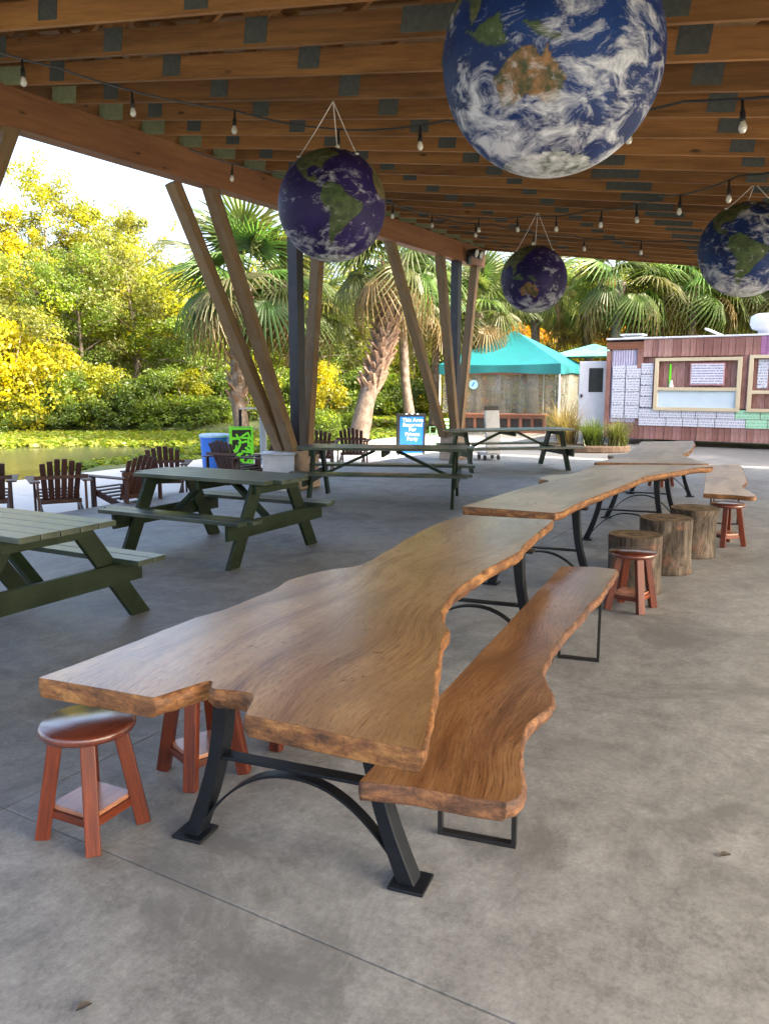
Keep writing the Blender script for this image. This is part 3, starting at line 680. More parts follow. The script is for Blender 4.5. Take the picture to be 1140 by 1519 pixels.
# ------------------------------------------------------------------ slatted garden chairs (built facing +X, back towards -X)
def make_chair(loc, rz, label):
    t = thing('slatted_chair', label, 'chair', (loc[0], loc[1], loc[2] if len(loc) > 2 else PZ), rz, 'brown slatted garden chairs')
    bk = Vector((-0.36, 0, 0.80)); 
    for i in range(6):
        y = (i - 2.5) * 0.088; k_ = 1 - 0.07 * abs(i - 2.5) / 2.5 * 1.6
        p = Vector((-0.09, y * 0.85, 0.22)); q = Vector((-0.09 - 0.28 * k_, y * 1.05, 0.22 + 0.64 * k_))
        timber('back_slat', p, q, 0.072, 0.018, M['brown'], t, up=(1, 0, 0.45))
    for i in range(5):
        x = 0.42 - i * 0.105; z = 0.36 - i * 0.032
        timber('seat_slat', (x, -0.25, z), (x, 0.25, z), 0.09, 0.018, M['brown'], t)
    for s in (-1, 1):
        timber('arm', (-0.36, s * 0.33, 0.545), (0.46, s * 0.33, 0.545), 0.13, 0.02, M['brown'], t)
        timber('front_leg', (0.38, s * 0.285, 0.0), (0.38, s * 0.285, 0.534), 0.03, 0.09, M['brown'], t, up=(1, 0, 0))
        timber('side_rail', (-0.46, s * 0.255, 0.05), (0.45, s * 0.255, 0.325), 0.025, 0.09, M['brown'], t)
        timber('back_leg', (-0.33, s * 0.30, 0.0), (-0.33, s * 0.30, 0.534), 0.028, 0.06, M['brown'], t, up=(1, 0, 0))
    timber('back_rail', (-0.305, -0.34, 0.60), (-0.305, 0.34, 0.60), 0.022, 0.05, M['brown'], t)
    timber('back_rail', (-0.175, -0.26, 0.26), (-0.175, 0.26, 0.26), 0.022, 0.06, M['brown'], t)
    return t
make_chair((-5.40, 10.9), R(112), 'brown slatted chair seen half behind the first green table, facing the water')
make_chair((-4.45, 11.0), R(118), 'brown slatted chair with upright back slats between two other chairs, behind the first green table')
make_chair((-3.66, 11.45), R(148), 'brown slatted chair turned aside with one long arm towards the first green table')
make_chair((-3.58, 13.2), R(98), 'brown slatted chair standing alone behind the rounded green table')
make_chair((-2.72, 14.5), R(60), 'brown slatted chair in front of the blue barrel')
make_chair((-2.12, 14.3), R(152), 'brown slatted chair between the lime bin and the white box')
make_chair((-1.42, 17.5), R(95), 'brown slatted chair beyond the splayed column, next to the leaning palm')
make_chair((-0.72, 18.4), R(85), 'small brown slatted chair at the foot of the leaning palm')

# ------------------------------------------------------------------ small things on the patio
o = MB()
o.lathe([(0.25, 0), (0.27, 0.03), (0.29, 0.40), (0.31, 0.68), (0.315, 0.72), (0.30, 0.725)], 28)
t = thing('barrel', 'blue plastic barrel with pale rim on the waterside patio', 'barrel', (-3.62, 17.3, PZ)); o.build('body', M['blue'], t, True)
MB().lathe([(0.325, 0.70), (0.33, 0.74), (0.30, 0.765), (0.0, 0.77)], 28, cap=False).build('rim', M['bluegrey'], t, True)
t = thing('lattice_bin', 'lime green bin with cut-out leaf pattern beside the blue barrel', 'bin', (-3.0, 17.0, PZ), R(12)); t.scale = (0.92, 0.92, 0.92)
MB().box((0, 0, 0.5), (0.46, 0.46, 0.98)).build('liner', M['rubber'], t)
lat = MB()
for sx, sy, rot in ((0, -1, 0), (1, 0, 90), (0, 1, 180), (-1, 0, 270)):
    rm = Matrix.Rotation(R(rot), 3, 'Z')
    for z in (0.02, 0.98): lat.box(rm @ Vector((0, -0.245, z)), (0.52, 0.025, 0.05), rm)
    for x in (-0.235, 0.235): lat.box(rm @ Vector((x, -0.245, 0.5)), (0.05, 0.024, 0.91), rm)
    for q in range(26):
        a = rng.uniform(0, 3.14); x, z = rng.uniform(-0.19, 0.19), rng.uniform(0.1, 0.9)
        r2 = rm @ Matrix.Rotation(a, 3, 'Y'); lat.box(rm @ Vector((x, -0.246 + 0.0004 * q, z)), (0.20, 0.018, 0.045), r2)
lat.build('lattice', M['lime'], t)
t = thing('pipe_stand', 'grey capped pipe post with a thin rail to a dark post', 'post', (-2.75, 18.4, PZ), R(10))
MB().lathe([(0.075, 0), (0.075, 1.22), (0.11, 1.225), (0.11, 1.29), (0.0, 1.30)], 18, cap=False).build('pipe', M['postgrey'], t, True)
MB().box((-0.5, 0, 0.62), (0.07, 0.07, 1.24)).build('dark_post', M['iron'], t)
MB().bar((-0.5, 0, 1.27), (-0.08, 0, 1.27), 0.05, 0.03).build('rail', M['postgrey'], t)
t = thing('storage_box', 'white painted storage box beside the column pedestal', 'box', (-1.63, 12.50, 0), R(4))
MB().box((0, 0, 0.275), (0.48, 0.42, 0.55)).build('body', M['white2'], t, bevel=0.01)
MB().box((0, 0, 0.567), (0.52, 0.46, 0.03)).build('lid', M['white2'], t, bevel=0.008)

# blue A-board
sg = thing('sandwich_board', 'blue sandwich board sign with white lettering and black frame', 'sign', (0.66, 20.9, PZ), R(4))
lean = R(12); rotb = Matrix.Rotation(-lean, 3, 'X')
for s, nm in ((-1, 'front_board'), (1, 'rear_board')):
    rr_ = Matrix.Rotation(-lean * s * -1 * -1, 3, 'X') if s == -1 else Matrix.Rotation(lean, 3, 'X')
    b = MB().box((0, 0, 0.52), (0.60, 0.02, 0.96)).build(nm, M['signblue'] if s == -1 else M['black'], sg, loc=(0, s * 0.24, 0.02), rot=rr_)
    for x in (-0.325, 0.325): MB().box((x, 0, 0.53), (0.05, 0.035, 1.06)).build('frame_side', M['black'], b)
    MB().box((0, 0, 1.03), (0.70, 0.034, 0.05)).build('frame_top', M['black'], b)
    if s == -1:
        for i, line in enumerate(('This Area', 'Reserved', 'For', 'Private', 'Party')):
            cu = bpy.data.curves.new('lettering', 'FONT'); cu.body = line; cu.size = 0.132; cu.align_x = 'CENTER'; cu.extrude = 0.001; cu.offset = 0.003
            tmp = bpy.data.objects.new('tmp', cu); COL.objects.link(tmp); dg = bpy.context.evaluated_depsgraph_get()
            me = bpy.data.meshes.new_from_object(tmp.evaluated_get(dg)); bpy.data.objects.remove(tmp); me.materials.append(M['white'])
            place(me, 'lettering', b, (0.02, -0.0125, 0.87 - i * 0.122), (R(90), 0, 0))
        for x in (-0.14, 0.0, 0.14): MB().box((x, 0, 1.066), (0.05, 0.03, 0.022)).build('clip', M['white'], b)
# white trolley with a black handle
t = thing('trolley', 'white upright trolley with black handle and castors behind the far green table', 'trolley', (2.30, 17.3, 0), R(20))
MB().box((0, 0, 0.60), (0.34, 0.06, 0.92), Matrix.Rotation(R(-9), 3, 'X')).build('panel', M['white2'], t, bevel=0.01)
MB().box((0, 0.16, 0.14), (0.38, 0.36, 0.06)).build('base', M['white2'], t, bevel=0.01)
MB().bar((-0.15, 0.085, 1.10), (0.15, 0.085, 1.10), 0.05, 0.09).build('handle', M['black'], t)
for x in (-0.16, 0.16):
    for y in (0.02, 0.30): MB().tube([(x - 0.015, y, 0.055), (x + 0.015, y, 0.055)], 0.054, 14).build('castor', M['black'], t)
# pale green metal chairs and a torch post near the sign
t = thing('metal_chair', 'pale green metal patio chair beyond the blue sign', 'chair', (1.55, 22.6, PZ), R(200))
fr = MB()
for x in (-0.22, 0.22):
    fr.tube([(x, -0.22, 0.0), (x, -0.22, 0.62), (x, 0.2, 0.64)], 0.016, 6); fr.tube([(x, 0.24, 0.0), (x, 0.2, 0.42), (x, 0.30, 0.88)], 0.016, 6)
fr.build('frame', M['pgreen'], t)
for i in range(5): MB().box((0, -0.18 + i * 0.095, 0.42), (0.46, 0.07, 0.015)).build('seat_slat', M['pgreen'], t)
for i in range(4): MB().box((0, 0.225 + i * 0.024, 0.52 + i * 0.105), (0.44, 0.014, 0.07)).build('back_slat', M['pgreen'], t)
t = thing('torch_post', 'slim dark garden torch post behind the far splayed column', 'torch', (1.95, 23.0, PZ))
MB().tube([(0, 0, 0), (0, 0, 1.05)], 0.03, 8).build('pole', M['iron'], t); MB().lathe([(0.03, 1.05), (0.07, 1.12), (0.06, 1.26), (0.02, 1.30)], 12).build('head', M['iron'], t, True)

# ------------------------------------------------------------------ hanging globes
def ll(poly): return np.array(poly, float)
LAND = [  # rough lon, lat outlines, and a colour
 (ll([(-80, 9), (-72, 12), (-60, 9), (-50, 1), (-36, -5), (-35, -9), (-39, -17), (-48, -26), (-57, -36), (-65, -43), (-69, -53), (-74, -50), (-72, -30), (-70, -18), (-79, -7), (-81, -3)]), (0.10, 0.15, 0.05)),
 (ll([(-168, 66), (-140, 70), (-95, 72), (-62, 58), (-56, 50), (-70, 43), (-76, 35), (-81, 26), (-90, 30), (-97, 26), (-95, 18), (-87, 21), (-84, 11), (-79, 8), (-95, 15), (-106, 22), (-114, 31), (-124, 40), (-125, 49), (-150, 60)]), (0.17, 0.17, 0.07)),
 (ll([(-17, 15), (-16, 24), (-6, 36), (10, 37), (32, 31), (43, 12), (51, 11), (40, -4), (40, -16), (33, -26), (26, -34), (18, -34), (12, -18), (9, 3), (-8, 5)]), (0.30, 0.22, 0.09)),
 (ll([(-10, 36), (-2, 48), (8, 55), (10, 62), (25, 71), (60, 70), (110, 76), (180, 68), (162, 58), (140, 54), (130, 42), (122, 38), (120, 28), (108, 20), (109, 11), (103, 2), (99, 15), (90, 22), (80, 14), (77, 8), (72, 20), (60, 25), (56, 18), (44, 13), (36, 30), (28, 38)]), (0.19, 0.18, 0.08)),
 (ll([(114, -22), (122, -17), (130, -12), (136, -12), (141, -17), (143, -11), (147, -19), (153, -26), (150, -37), (144, -39), (138, -34), (131, -31), (123, -34), (115, -34)]), (0.42, 0.20, 0.09)),
 (ll([(95, 5), (105, -6), (118, -9), (125, -9), (118, 5), (109, 2), (104, -2)]), (0.09, 0.14, 0.05)),
 (ll([(131, -1), (141, -3), (150, -10), (140, -9)]), (0.09, 0.14, 0.05)), (ll([(44, -16), (50, -15), (47, -25), (44, -24)]), (0.26, 0.16, 0.07)),
 (ll([(-55, 60), (-45, 60), (-22, 70), (-20, 80), (-60, 80)]), (0.8, 0.82, 0.85))]
def inpoly(px, py, P):
    ins = np.zeros(px.shape, bool); n = len(P)
    for i in range(n):
        x1, y1 = P[i]; x2, y2 = P[(i + 1) % n]
        c = (y1 > py) != (y2 > py)
        with np.errstate(divide='ignore', invalid='ignore'): ins ^= c & (px < (x2 - x1) * (py - y1) / (y2 - y1) + x1)
    return ins
def globe_mesh(name, mat, radius):
    nu, nv = 260, 150; v = []; f = []
    lon = np.linspace(-180, 180, nu, endpoint=False); lat = np.linspace(-90, 90, nv)
    LO, LA = np.meshgrid(lon, lat)
    X = np.cos(np.radians(LA)) * np.cos(np.radians(LO)); Y = np.cos(np.radians(LA)) * np.sin(np.radians(LO)); Z = np.sin(np.radians(LA))
    w1 = np.zeros_like(LO); w2 = np.zeros_like(LO)
    for kx in range(1, 26):
        a = nrng.normal(size=3) * (2 + kx * 1.1); ph = nrng.uniform(0, 6.3, 2)
        w1 += np.sin(a[0] * X + a[1] * Y + a[2] * Z + ph[0]) / (1 + kx * 0.25); w2 += np.sin(a[0] * X + a[1] * Y + a[2] * Z + ph[1]) / (1 + kx * 0.25)
    px, py = LO + w1 * 0.8, LA + w2 * 0.8
    rgba = np.zeros((nv, nu, 4)); rgba[..., 3] = 0
    for P, c in LAND:
        ins = inpoly(px, py, P); rgba[ins, :3] = c; rgba[ins, 3] = 1
    ice = py < -66; rgba[ice, :3] = (0.80, 0.81, 0.85); rgba[ice, 3] = 1
    ice = py > 77; rgba[ice, :3] = (0.78, 0.8, 0.82); rgba[ice, 3] = 1
    pts = np.stack([X * radius, Y * radius, Z * radius * (1.0)], -1).reshape(-1, 3)
    faces = [(j * nu + i, j * nu + (i + 1) % nu, (j + 1) * nu + (i + 1) % nu, (j + 1) * nu + i) for j in range(nv - 1) for i in range(nu)]
    me = bpy.data.meshes.new(name); me.from_pydata(pts.tolist(), [], faces); me.materials.append(mat)
    at = me.color_attributes.new('Land', 'FLOAT_COLOR', 'POINT'); at.data.foreach_set('color', rgba.reshape(-1))
    me.polygons.foreach_set('use_smooth', [True] * len(faces)); me.update(); return me
def globe_mat(name, deep, shallow, cloud_lo, cloud_hi, seed):
    t = NT(name); at = t.n('Attribute', _attribute_name='Land'); tc = t.n('TexCoord')
    mp = t.n('Mapping'); mp.inputs['Location'].default_value = (seed, seed * 0.7, -seed); t.l(tc.outputs['Object'], mp.inputs[0])
    oc = t.ramp(t.noise(mp.outputs[0], 2.6, 5, 0.6), [(0.35, deep), (0.65, shallow)])
    lv = t.noise(mp.outputs[0], 16, 5, 0.65)
    land = t.mix(t.ramp(lv, [(0.35, (0.2, 0.2, 0.2)), (0.62, (0.95, 0.95, 0.95))]), at.outputs['Color'], (0.035, 0.055, 0.025))
    col = t.mix(at.outputs['Alpha'], oc, land)
    mz = t.n('Mapping'); mz.inputs['Scale'].default_value = (1, 1, 1.9); t.l(mp.outputs[0], mz.inputs[0])
    w = t.n('TexNoise', Scale=3.2, Detail=2.0); t.l(mz.outputs[0], w.inputs['Vector'])
    av = t.n('VectorMath', _operation='MULTIPLY_ADD'); t.l(w.outputs['Color'], av.inputs[0]); av.inputs[1].default_value = (0.24, 0.24, 0.24); t.l(mz.outputs[0], av.inputs[2])
    c1 = t.noise(av.outputs[0], 6.0, 10, 0.72, 0.5); c2 = t.noise(mp.outputs[0], 2.2, 3, 0.5)
    sz = t.n('SeparateXYZ'); t.l(tc.outputs['Object'], sz.inputs[0])
    south = t.math('MULTIPLY', t.math('MAXIMUM', t.math('SUBTRACT', -0.16, sz.outputs[2]), 0.0), 0.30)
    cf = t.math('ADD', t.math('ADD', t.math('MULTIPLY', c1, 0.75), t.math('MULTIPLY', c2, 0.25)), t.math('SUBTRACT', south, t.math('MULTIPLY', at.outputs['Alpha'], 0.035)))
    cl = t.ramp(cf, [(cloud_lo, (0, 0, 0)), (cloud_hi, (1, 1, 1))])
    col = t.mix(cl, col, (0.62, 0.63, 0.68))
    t.l(col, t.b.inputs['Base Color']); t.set(Roughness=0.6, Coat__Weight=0.04, Coat__Roughness=0.3, Specular__IOR__Level=0.3); return t.mat
GR = 0.48
gm_blue = globe_mesh('ball', globe_mat('globe_blue', (0.002, 0.009, 0.065), (0.006, 0.036, 0.16), 0.505, 0.64, 1.0), GR)
gm_purp = globe_mesh('ball', globe_mat('globe_violet', (0.010, 0.005, 0.055), (0.030, 0.016, 0.115), 0.54, 0.70, 3.0), GR)
def globe(loc, me, spin, tilt, label, cordlen):
    t = thing('hanging_globe', label, 'globe', loc, 0, 'inflatable earth globes hung from the roof')
    b = place(me, 'ball', t, rot=(R(tilt), 0, R(spin)))
    top = Vector((0.02, -0.05, GR + cordlen))
    for a in (200, 320, 80):
        p = Vector((math.cos(R(a)) * GR * 0.62, math.sin(R(a)) * GR * 0.62, GR * 0.80))
        MB().tube([p, p * 0.5 + top * 0.5 + Vector((0, 0, -0.01)), top], 0.0045, 5).build('cord', M['cordwhite'], t)
        MB().lathe([(0.0, 0), (0.018, 0.0), (0.018, 0.012), (0, 0.014)], 8, c=p, cap=False).build('tie_ring', M['cordwhite'], t)
    return t
def spin_for(lon, p):  # turn the globe so that this longitude faces the camera
    return math.degrees(math.atan2(-p[1], -p[0])) - lon
G = [((-0.466, 7.555, 3.20), gm_purp, -68, 'violet earth globe showing South America, hung nearest the side beam', 0.38, 0),
     ((2.19, 12.27, 3.14), gm_purp, 142, 'small looking violet earth globe with an orange Australia, hung near the far roof edge', 0.46, 0),
     ((3.79, 8.81, 3.02), gm_blue, -60, 'deep blue earth globe with swirling clouds above the farther bench', 0.17, 0),
     ((0.738, 3.84, 3.05), gm_blue, 145, 'large bright blue earth globe hung above the long notched table', 0.12, 0)]
for loc, me, lon, lab, cl, tl in G: globe(loc, me, spin_for(lon, loc), tl, lab, cl)

# ------------------------------------------------------------------ festoon lights
sock = MB().lathe([(0.011, 0), (0.012, -0.07), (0.021, -0.085), (0.024, -0.15), (0.021, -0.155)], 10).mesh('socket', M['black'], True)
bulb = MB().lathe([(0.014, -0.156), (0.022, -0.17), (0.031, -0.195), (0.030, -0.215), (0.018, -0.236), (0.0, -0.241)], 12, cap=False).mesh('bulb', M['bulb'], True)
def festoon(label, pts, every):
    P = [W(u, v, BZ1 + v * SL - 0.02 - h) for u, v, h in pts]
    t = thing('festoon_light', label, 'string lights', P[0], 0, 'festoon light strings under the roof')
    path = []; 
    for a, b in zip(P, P[1:]):
        L = (b - a).length
        for i in range(10):
            s = i / 10; q = a.lerp(b, s); q.z -= 4 * s * (1 - s) * 0.03 * L; path.append(q)
    path.append(P[-1])
    MB().tube([q - P[0] for q in path], 0.0085, 6).build('cable', M['black'], t)
    acc = 0.35 * every; last = path[0]
    for q in path[1:]:
        acc += (q - last).length; last = q
        if acc >= every:
            acc -= every
            s_ = place(sock, 'socket', t, q - P[0] + Vector((0, 0, -0.004)), (rng.uniform(-.08, .08), rng.uniform(-.08, .08), 0)); s_.scale = (0.85,) * 3; place(bulb, 'bulb', s_)
    return t
festoon('festoon string running along the side beam then across the roof past two globes', [(-8.5, -1.2, .06), (-7.0, -1.45, .06), (-5.6, -1.65, .06), (-4.3, -2.45, .06), (-3.75, -3.1, .08), (-3.9, -4.4, .06), (-4.0, -5.4, .08), (-4.3, -6.4, .06), (-5.2, -8.4, .06)], 0.95)
festoon('festoon string swagged from the middle of the side beam to the deep blue globe', [(-2.8, -0.45, .06), (-1.6, -0.75, .06), (0.13, -1.37, .06), (1.33, -1.67, .06), (1.42, -2.4, .06), (0.88, -3.3, .07), (0.2, -4.4, .08), (-0.83, -5.5, .06), (-1.97, -6.45, .06), (-3.4, -7.6, .06)], 0.88)
festoon('festoon string under the far end of the roof', [(1.35, -1.62, .10), (1.9, -2.35, .08), (2.8, -3.38, .07), (2.73, -4.2, .07), (2.6, -5.1, .06), (2.3, -6.3, .06), (1.6, -8.2, .06)], 0.92)

# ------------------------------------------------------------------ food truck (local X along its front, +X to the right; front face at y=0)
TA = -R(34)       # heading of its long side
TR = Vector((6.20, 23.0, -0.05))
tk = thing('food_truck', 'food truck clad in reddish planks with menus, framed hatches and roof vents', 'food truck', TR, TA)
TLN, TH, TD = 8.2, 2.86, 2.5
MB().box((TLN / 2, TD / 2 + 0.08, 0.47 + (TH - 0.49) / 2), (TLN - 0.1, TD, TH - 0.49)).build('body', M['rubber'], tk)
MB().box((TLN / 2, TD / 2 + 0.05, TH + 0.02), (TLN + 0.06, TD + 0.12, 0.05)).build('roof', M['trailer'], tk, bevel=0.01)
def planks(x0, x1, z0, z1, mat, y=0.0, wmin=0.13, wmax=0.24, nm='plank'):
    x = x0
    while x < x1 - 0.02:
        w = min(rng.uniform(wmin, wmax), x1 - x)
        MB().box((w / 2, 0, (z1 - z0) / 2), (w - 0.008, 0.035, z1 - z0)).build(nm, mat, tk, loc=(x, y + rng.uniform(-.008, .008), z0))
        x += w
planks(1.02, 3.95, 2.38, TH - 0.02, M['plank']); planks(3.95, 5.4, 2.38, TH - 0.02, M['plankpurple']); planks(5.4, TLN, 2.38, TH - 0.02, M['plank'])
planks(0.0, TLN, 0.16, 0.52, M['plank']); planks(0.0, 0.14, 0.52, TH - 0.3, M['plank']); planks(0.86, 1.02, 2.08, TH - 0.22, M['plank'], wmin=.17)
planks(3.5, 3.72, 1.02, 2.38, M['plank'], y=0.01); planks(1.0, 3.6, 1.0, 2.38, M['plank'], y=0.055); planks(3.72, TLN, 0.52, 2.38, M['plank'], y=0.055); planks(0.0, 1.0, 0.52, 1.0, M['plank'], y=0.05)
timber('header_board', (0.0, -0.005, TH - 0.17), (1.02, -0.005, TH - 0.17), 0.04, 0.20, M['redwood'], tk)
cg = MB(); nx_ = 40
vv = []
for i in range(nx_ + 1):
    x = 0.15 + 0.70 * i / nx_; y = 0.02 + 0.012 * math.sin(i * math.pi / 2)
    vv += [(x, y, 0.60), (x, y, TH - 0.28)]
cg.add(vv, [(2 * i, 2 * i + 2, 2 * i + 3, 2 * i + 1) for i in range(nx_)]); cg.box((0.5, 0.036, 1.6), (0.70, 0.008, 2.0)); cg.build('corrugated_panel', M['corr'], tk)
# menus pinned on the left side and a row of panels below the hatches
def sheet(x, z, w, h, mat, y=-0.03, nm='menu_sheet'):
    return MB().box((0, 0, 0), (w, 0.010, h)).build(nm, mat, tk, loc=(x + w / 2, y, z + h / 2))
for i, (x, w) in enumerate(((0.20, 0.36), (0.575, 0.40))):
    for j in range(4): sheet(x, 0.72 + j * 0.365, w - rng.uniform(0.0, 0.02), 0.35, M['menu'], -0.015 - 0.001 * j)
for j in range(4): sheet(0.99, 1.02 + j * 0.30, 0.32, 0.285, M['menu'], -0.028)
x = 0.98
while x < 6.6:
    w = rng.uniform(0.38, 0.78); mt = M['menugreen'] if 3.4 < x < 5.3 else M['menu']
    sheet(x, 0.53, w - 0.015, 0.225, mt, -0.028); x += w
x = 0.98
while x < 6.6:
    w = rng.uniform(0.34, 0.66); mt = M['menugreen'] if 3.25 < x < 5.4 else M['menu']
    sheet(x, 0.765, w - 0.015, 0.225, mt, -0.028); x += w
def hatch(x0, x1, z0, zm, z1, lower):
    fy = -0.045
    for nm, p, q in (('hatch_trim', (x0, fy, z0), (x1, fy, z0)), ('hatch_trim', (x0, fy, z1), (x1, fy, z1)), ('hatch_trim', (x0 + 0.05, fy, zm), (x1 - 0.05, fy, zm))):
        timber(nm, p, q, 0.05, 0.085, M['cream'], tk)
    for xx in (x0 + 0.05, x1 - 0.05):
        timber('hatch_trim', (xx, fy - 0.004, z0 + 0.043), (xx, fy - 0.004, z1 - 0.043), 0.10, 0.05, M['cream'], tk, up=(0, 1, 0))
    if lower: MB().box(((x0 + x1) / 2, -0.02, (z0 + zm) / 2), (x1 - x0 - 0.2, 0.02, zm - z0 - 0.09)).build('serving_panel', M['whiteboard'], tk)
hatch(1.36, 3.55, 0.99, 1.52, 2.30, True); hatch(3.72, 5.9, 0.99, 1.45, 2.34, False)
nb = sheet(2.28, 1.62, 0.86, 0.58, M['poster_frame'], -0.030, 'notice_frame'); MB().box((0, -0.008, 0), (0.80, 0.008, 0.52)).build('notice', M['menubig'], nb)
MB().box((0, 0, 0), (0.05, 0.02, 0.60)).build('green_strip', M['lime'], tk, loc=(1.75, 0.02, 1.88))
MB().tube([(1.80, -0.01, 1.57), (1.80, -0.01, 1.75)], [0.06, 0.03], 10).build('paper_cups', M['white'], tk)
sheet(3.92, 1.55, 0.24, 0.72, M['menu'], 0.02, 'side_notice')
# roof vents
v1 = MB().lathe([(0.26, 0), (0.26, 0.10), (0.40, 0.14), (0.46, 0.27), (0.44, 0.46), (0.33, 0.52), (0.0, 0.53)], 28, c=(4.02, 0.55, TH + 0.045), cap=False).build('exhaust_vent', M['white'], tk, True)
MB().box((0.55, 0.55, TH + 0.075), (0.5, 0.4, 0.06)).box((0.55, 0.55, TH + 0.145), (0.62, 0.5, 0.05)).build('roof_vent', M['postgrey'], tk, bevel=0.012)
MB().box((2.75, 0.4, TH + 0.13), (0.5, 0.42, 0.05), Matrix.Rotation(R(24), 3, 'Y')).build('roof_hatch', M['trailer'], tk, bevel=0.012)
# end door standing open, with a rounded window
dr = MB().box((-0.43, 0, 0), (0.84, 0.05, 1.86)).build('door', M['trailer'], tk, loc=(-0.02, 0.35, 1.36), rot=(0, 0, R(8)), bevel=0.02)
MB().box((-0.37, -0.029, 0.40), (0.40, 0.012, 0.68)).build('window_frame', M['black'], dr, bevel=0.05)
for z in (0.245, 0.555): MB().box((-0.37, -0.038, z), (0.31, 0.008, 0.26)).build('pane', M['glass'], dr)
MB().box((-0.76, -0.045, -0.05), (0.05, 0.05, 0.09)).build('handle', M['black'], dr)
for x in (1.6, 6.2): MB().tube([(x, 0.3, 0.33), (x, 0.55, 0.33)], 0.33, 22).build('wheel', M['rubber'], tk)

# ------------------------------------------------------------------ turquoise canopy and the counter under it
CT = Vector((5.85, 27.3, -0.05)); CA = -R(24)
ct = thing('canopy_tent', 'turquoise peaked canopy tent with scalloped sides beside the food truck', 'tent', CT, CA)
S = 4.3; EV, PK = 2.32, 3.55; c0 = (-S, 0)    # front-right corner is the origin, front runs to -X, depth to +Y
cor = [(-S, 0), (0, 0), (0, S), (-S, S)]
cn = MB(); n = 10
for a in range(4):
    (xa, ya), (xb, yb) = cor[a], cor[(a + 1) % 4]; vv = []
    for i in range(n + 1):
        for j in range(n + 1):
            s = i / n; r = j / n
            x = (xa + (xb - xa) * s) * (1 - r) + (-S / 2) * r; y = (ya + (yb - ya) * s) * (1 - r) + (S / 2) * r
            z = EV + (PK - EV) * r - 0.11 * math.sin(math.pi * s) * (1 - r) ** 1 * 0.4 - 0.10 * math.sin(math.pi * r) * math.sin(math.pi * s)
            vv.append((x, y, z))
    cn.add(vv, [(i * (n + 1) + j, (i + 1) * (n + 1) + j, (i + 1) * (n + 1) + j + 1, i * (n + 1) + j + 1) for i in range(n) for j in range(n)])
cnp = cn.build('canopy', M['teal'], ct, True)
for a in range(4):
    (xa, ya), (xb, yb) = cor[a], cor[(a + 1) % 4]; vl = MB(); vv = []; N = 24
    for i in range(N + 1):
        s = i / N; x, y = xa + (xb - xa) * s, ya + (yb - ya) * s; sag = 0.11 * math.sin(math.pi * s) * 0.4
        out = 0.02 * math.sin(s * 19); dx, dy = (yb - ya) / S * out, -(xb - xa) / S * out
        vv += [(x, y, EV - sag), (x + dx, y + dy, EV - sag - 0.30 - 0.05 * math.cos(2 * math.pi * s))]
    vl.add(vv, [(2 * i, 2 * i + 1, 2 * i + 3, 2 * i + 2) for i in range(N)]).build('valance', M['teal'], ct, True)
for x, y in cor: MB().tube([(x * 0.985 - 0.03, y * 0.985 + 0.03, 0), (x * 0.985 - 0.03, y * 0.985 + 0.03, EV - 0.02)], 0.028, 8).build('pole', M['white'], ct)
timber('eave_bar', (-S + 0.06, 0.08, EV - 0.28), (-0.06, 0.08, EV - 0.28), 0.05, 0.16, M['redwood'], ct)
tv = NT('clear_vinyl'); vw = tv.noise(tv.coords((1, 1, 1)), 1.8, 5, 0.6, 0.6)
tv.l(tv.ramp(vw, [(0.35, (0.62, 0.68, 0.66)), (0.5, (0.70, 0.68, 0.52)), (0.65, (0.80, 0.82, 0.82))]), tv.b.inputs['Base Color']); tv.set(Roughness=0.1, Transmission__Weight=0.82, IOR=1.05)
cur = MB(); vv = []; N = 60
for i in range(N + 1):
    x = -S + 0.1 + (S - 0.2) * i / N; y = 0.16 + 0.02 * math.sin(i * 0.9) + 0.012 * math.sin(i * 2.3); vv += [(x, y, 0.62), (x, y, EV - 0.20)]
cur.add(vv, [(2 * i, 2 * i + 2, 2 * i + 3, 2 * i + 1) for i in range(N)]).build('vinyl_wall', tv.mat, ct, True)
cur = MB(); vv = []
for i in range(N + 1):
    y = 0.2 + (S - 0.4) * i / N; x = -0.10 + 0.02 * math.sin(i * 0.9); vv += [(x, y, 0.10), (x, y, EV - 0.20)]
cur.add(vv, [(2 * i, 2 * i + 2, 2 * i + 3, 2 * i + 1) for i in range(N)]).build('vinyl_wall', tv.mat, ct, True)
stk = MB().tube([(-3.05, 0.118, 1.62), (-3.05, 0.110, 1.62)], 0.16, 24).build('round_sticker', plain('sticker', (0.35, 0.66, 0.85), 0.4, 0, 0.1), ct)
MB().bar((-3.10, 0.106, 1.56), (-3.02, 0.106, 1.70), 0.006, 0.05).build('sticker_mark', M['signblue'], stk)
cw = thing('counter', 'reddish brown wooden counter front with dark panels under the canopy', 'counter', CT + Vector((math.cos(CA) * -2.15, math.sin(CA) * -2.15, 0)) + Vector((0, -0.35, 0)), CA)
MB().box((0, 0, 0.30), (3.3, 0.12, 0.56)).build('back_panel', M['rubber'], cw)
for i in range(9):
    timber('upright', (-1.6 + i * 0.4, -0.085, 0.0), (-1.6 + i * 0.4, -0.085, 0.60), 0.10, 0.05, M['redwood'], cw, up=(0, 1, 0))
for z in (0.07, 0.55): timber('rail', (-1.65, -0.135, z), (1.65, -0.135, z), 0.04, 0.12, M['redwood'], cw)
timber('top_board', (-1.7, -0.05, 0.625), (1.7, -0.05, 0.625), 0.34, 0.04, M['redwood'], cw)
ct2 = thing('canopy_tent', 'pale green flat canopy just showing behind the truck door', 'tent', (8.0, 31.5, -0.05), -R(24))
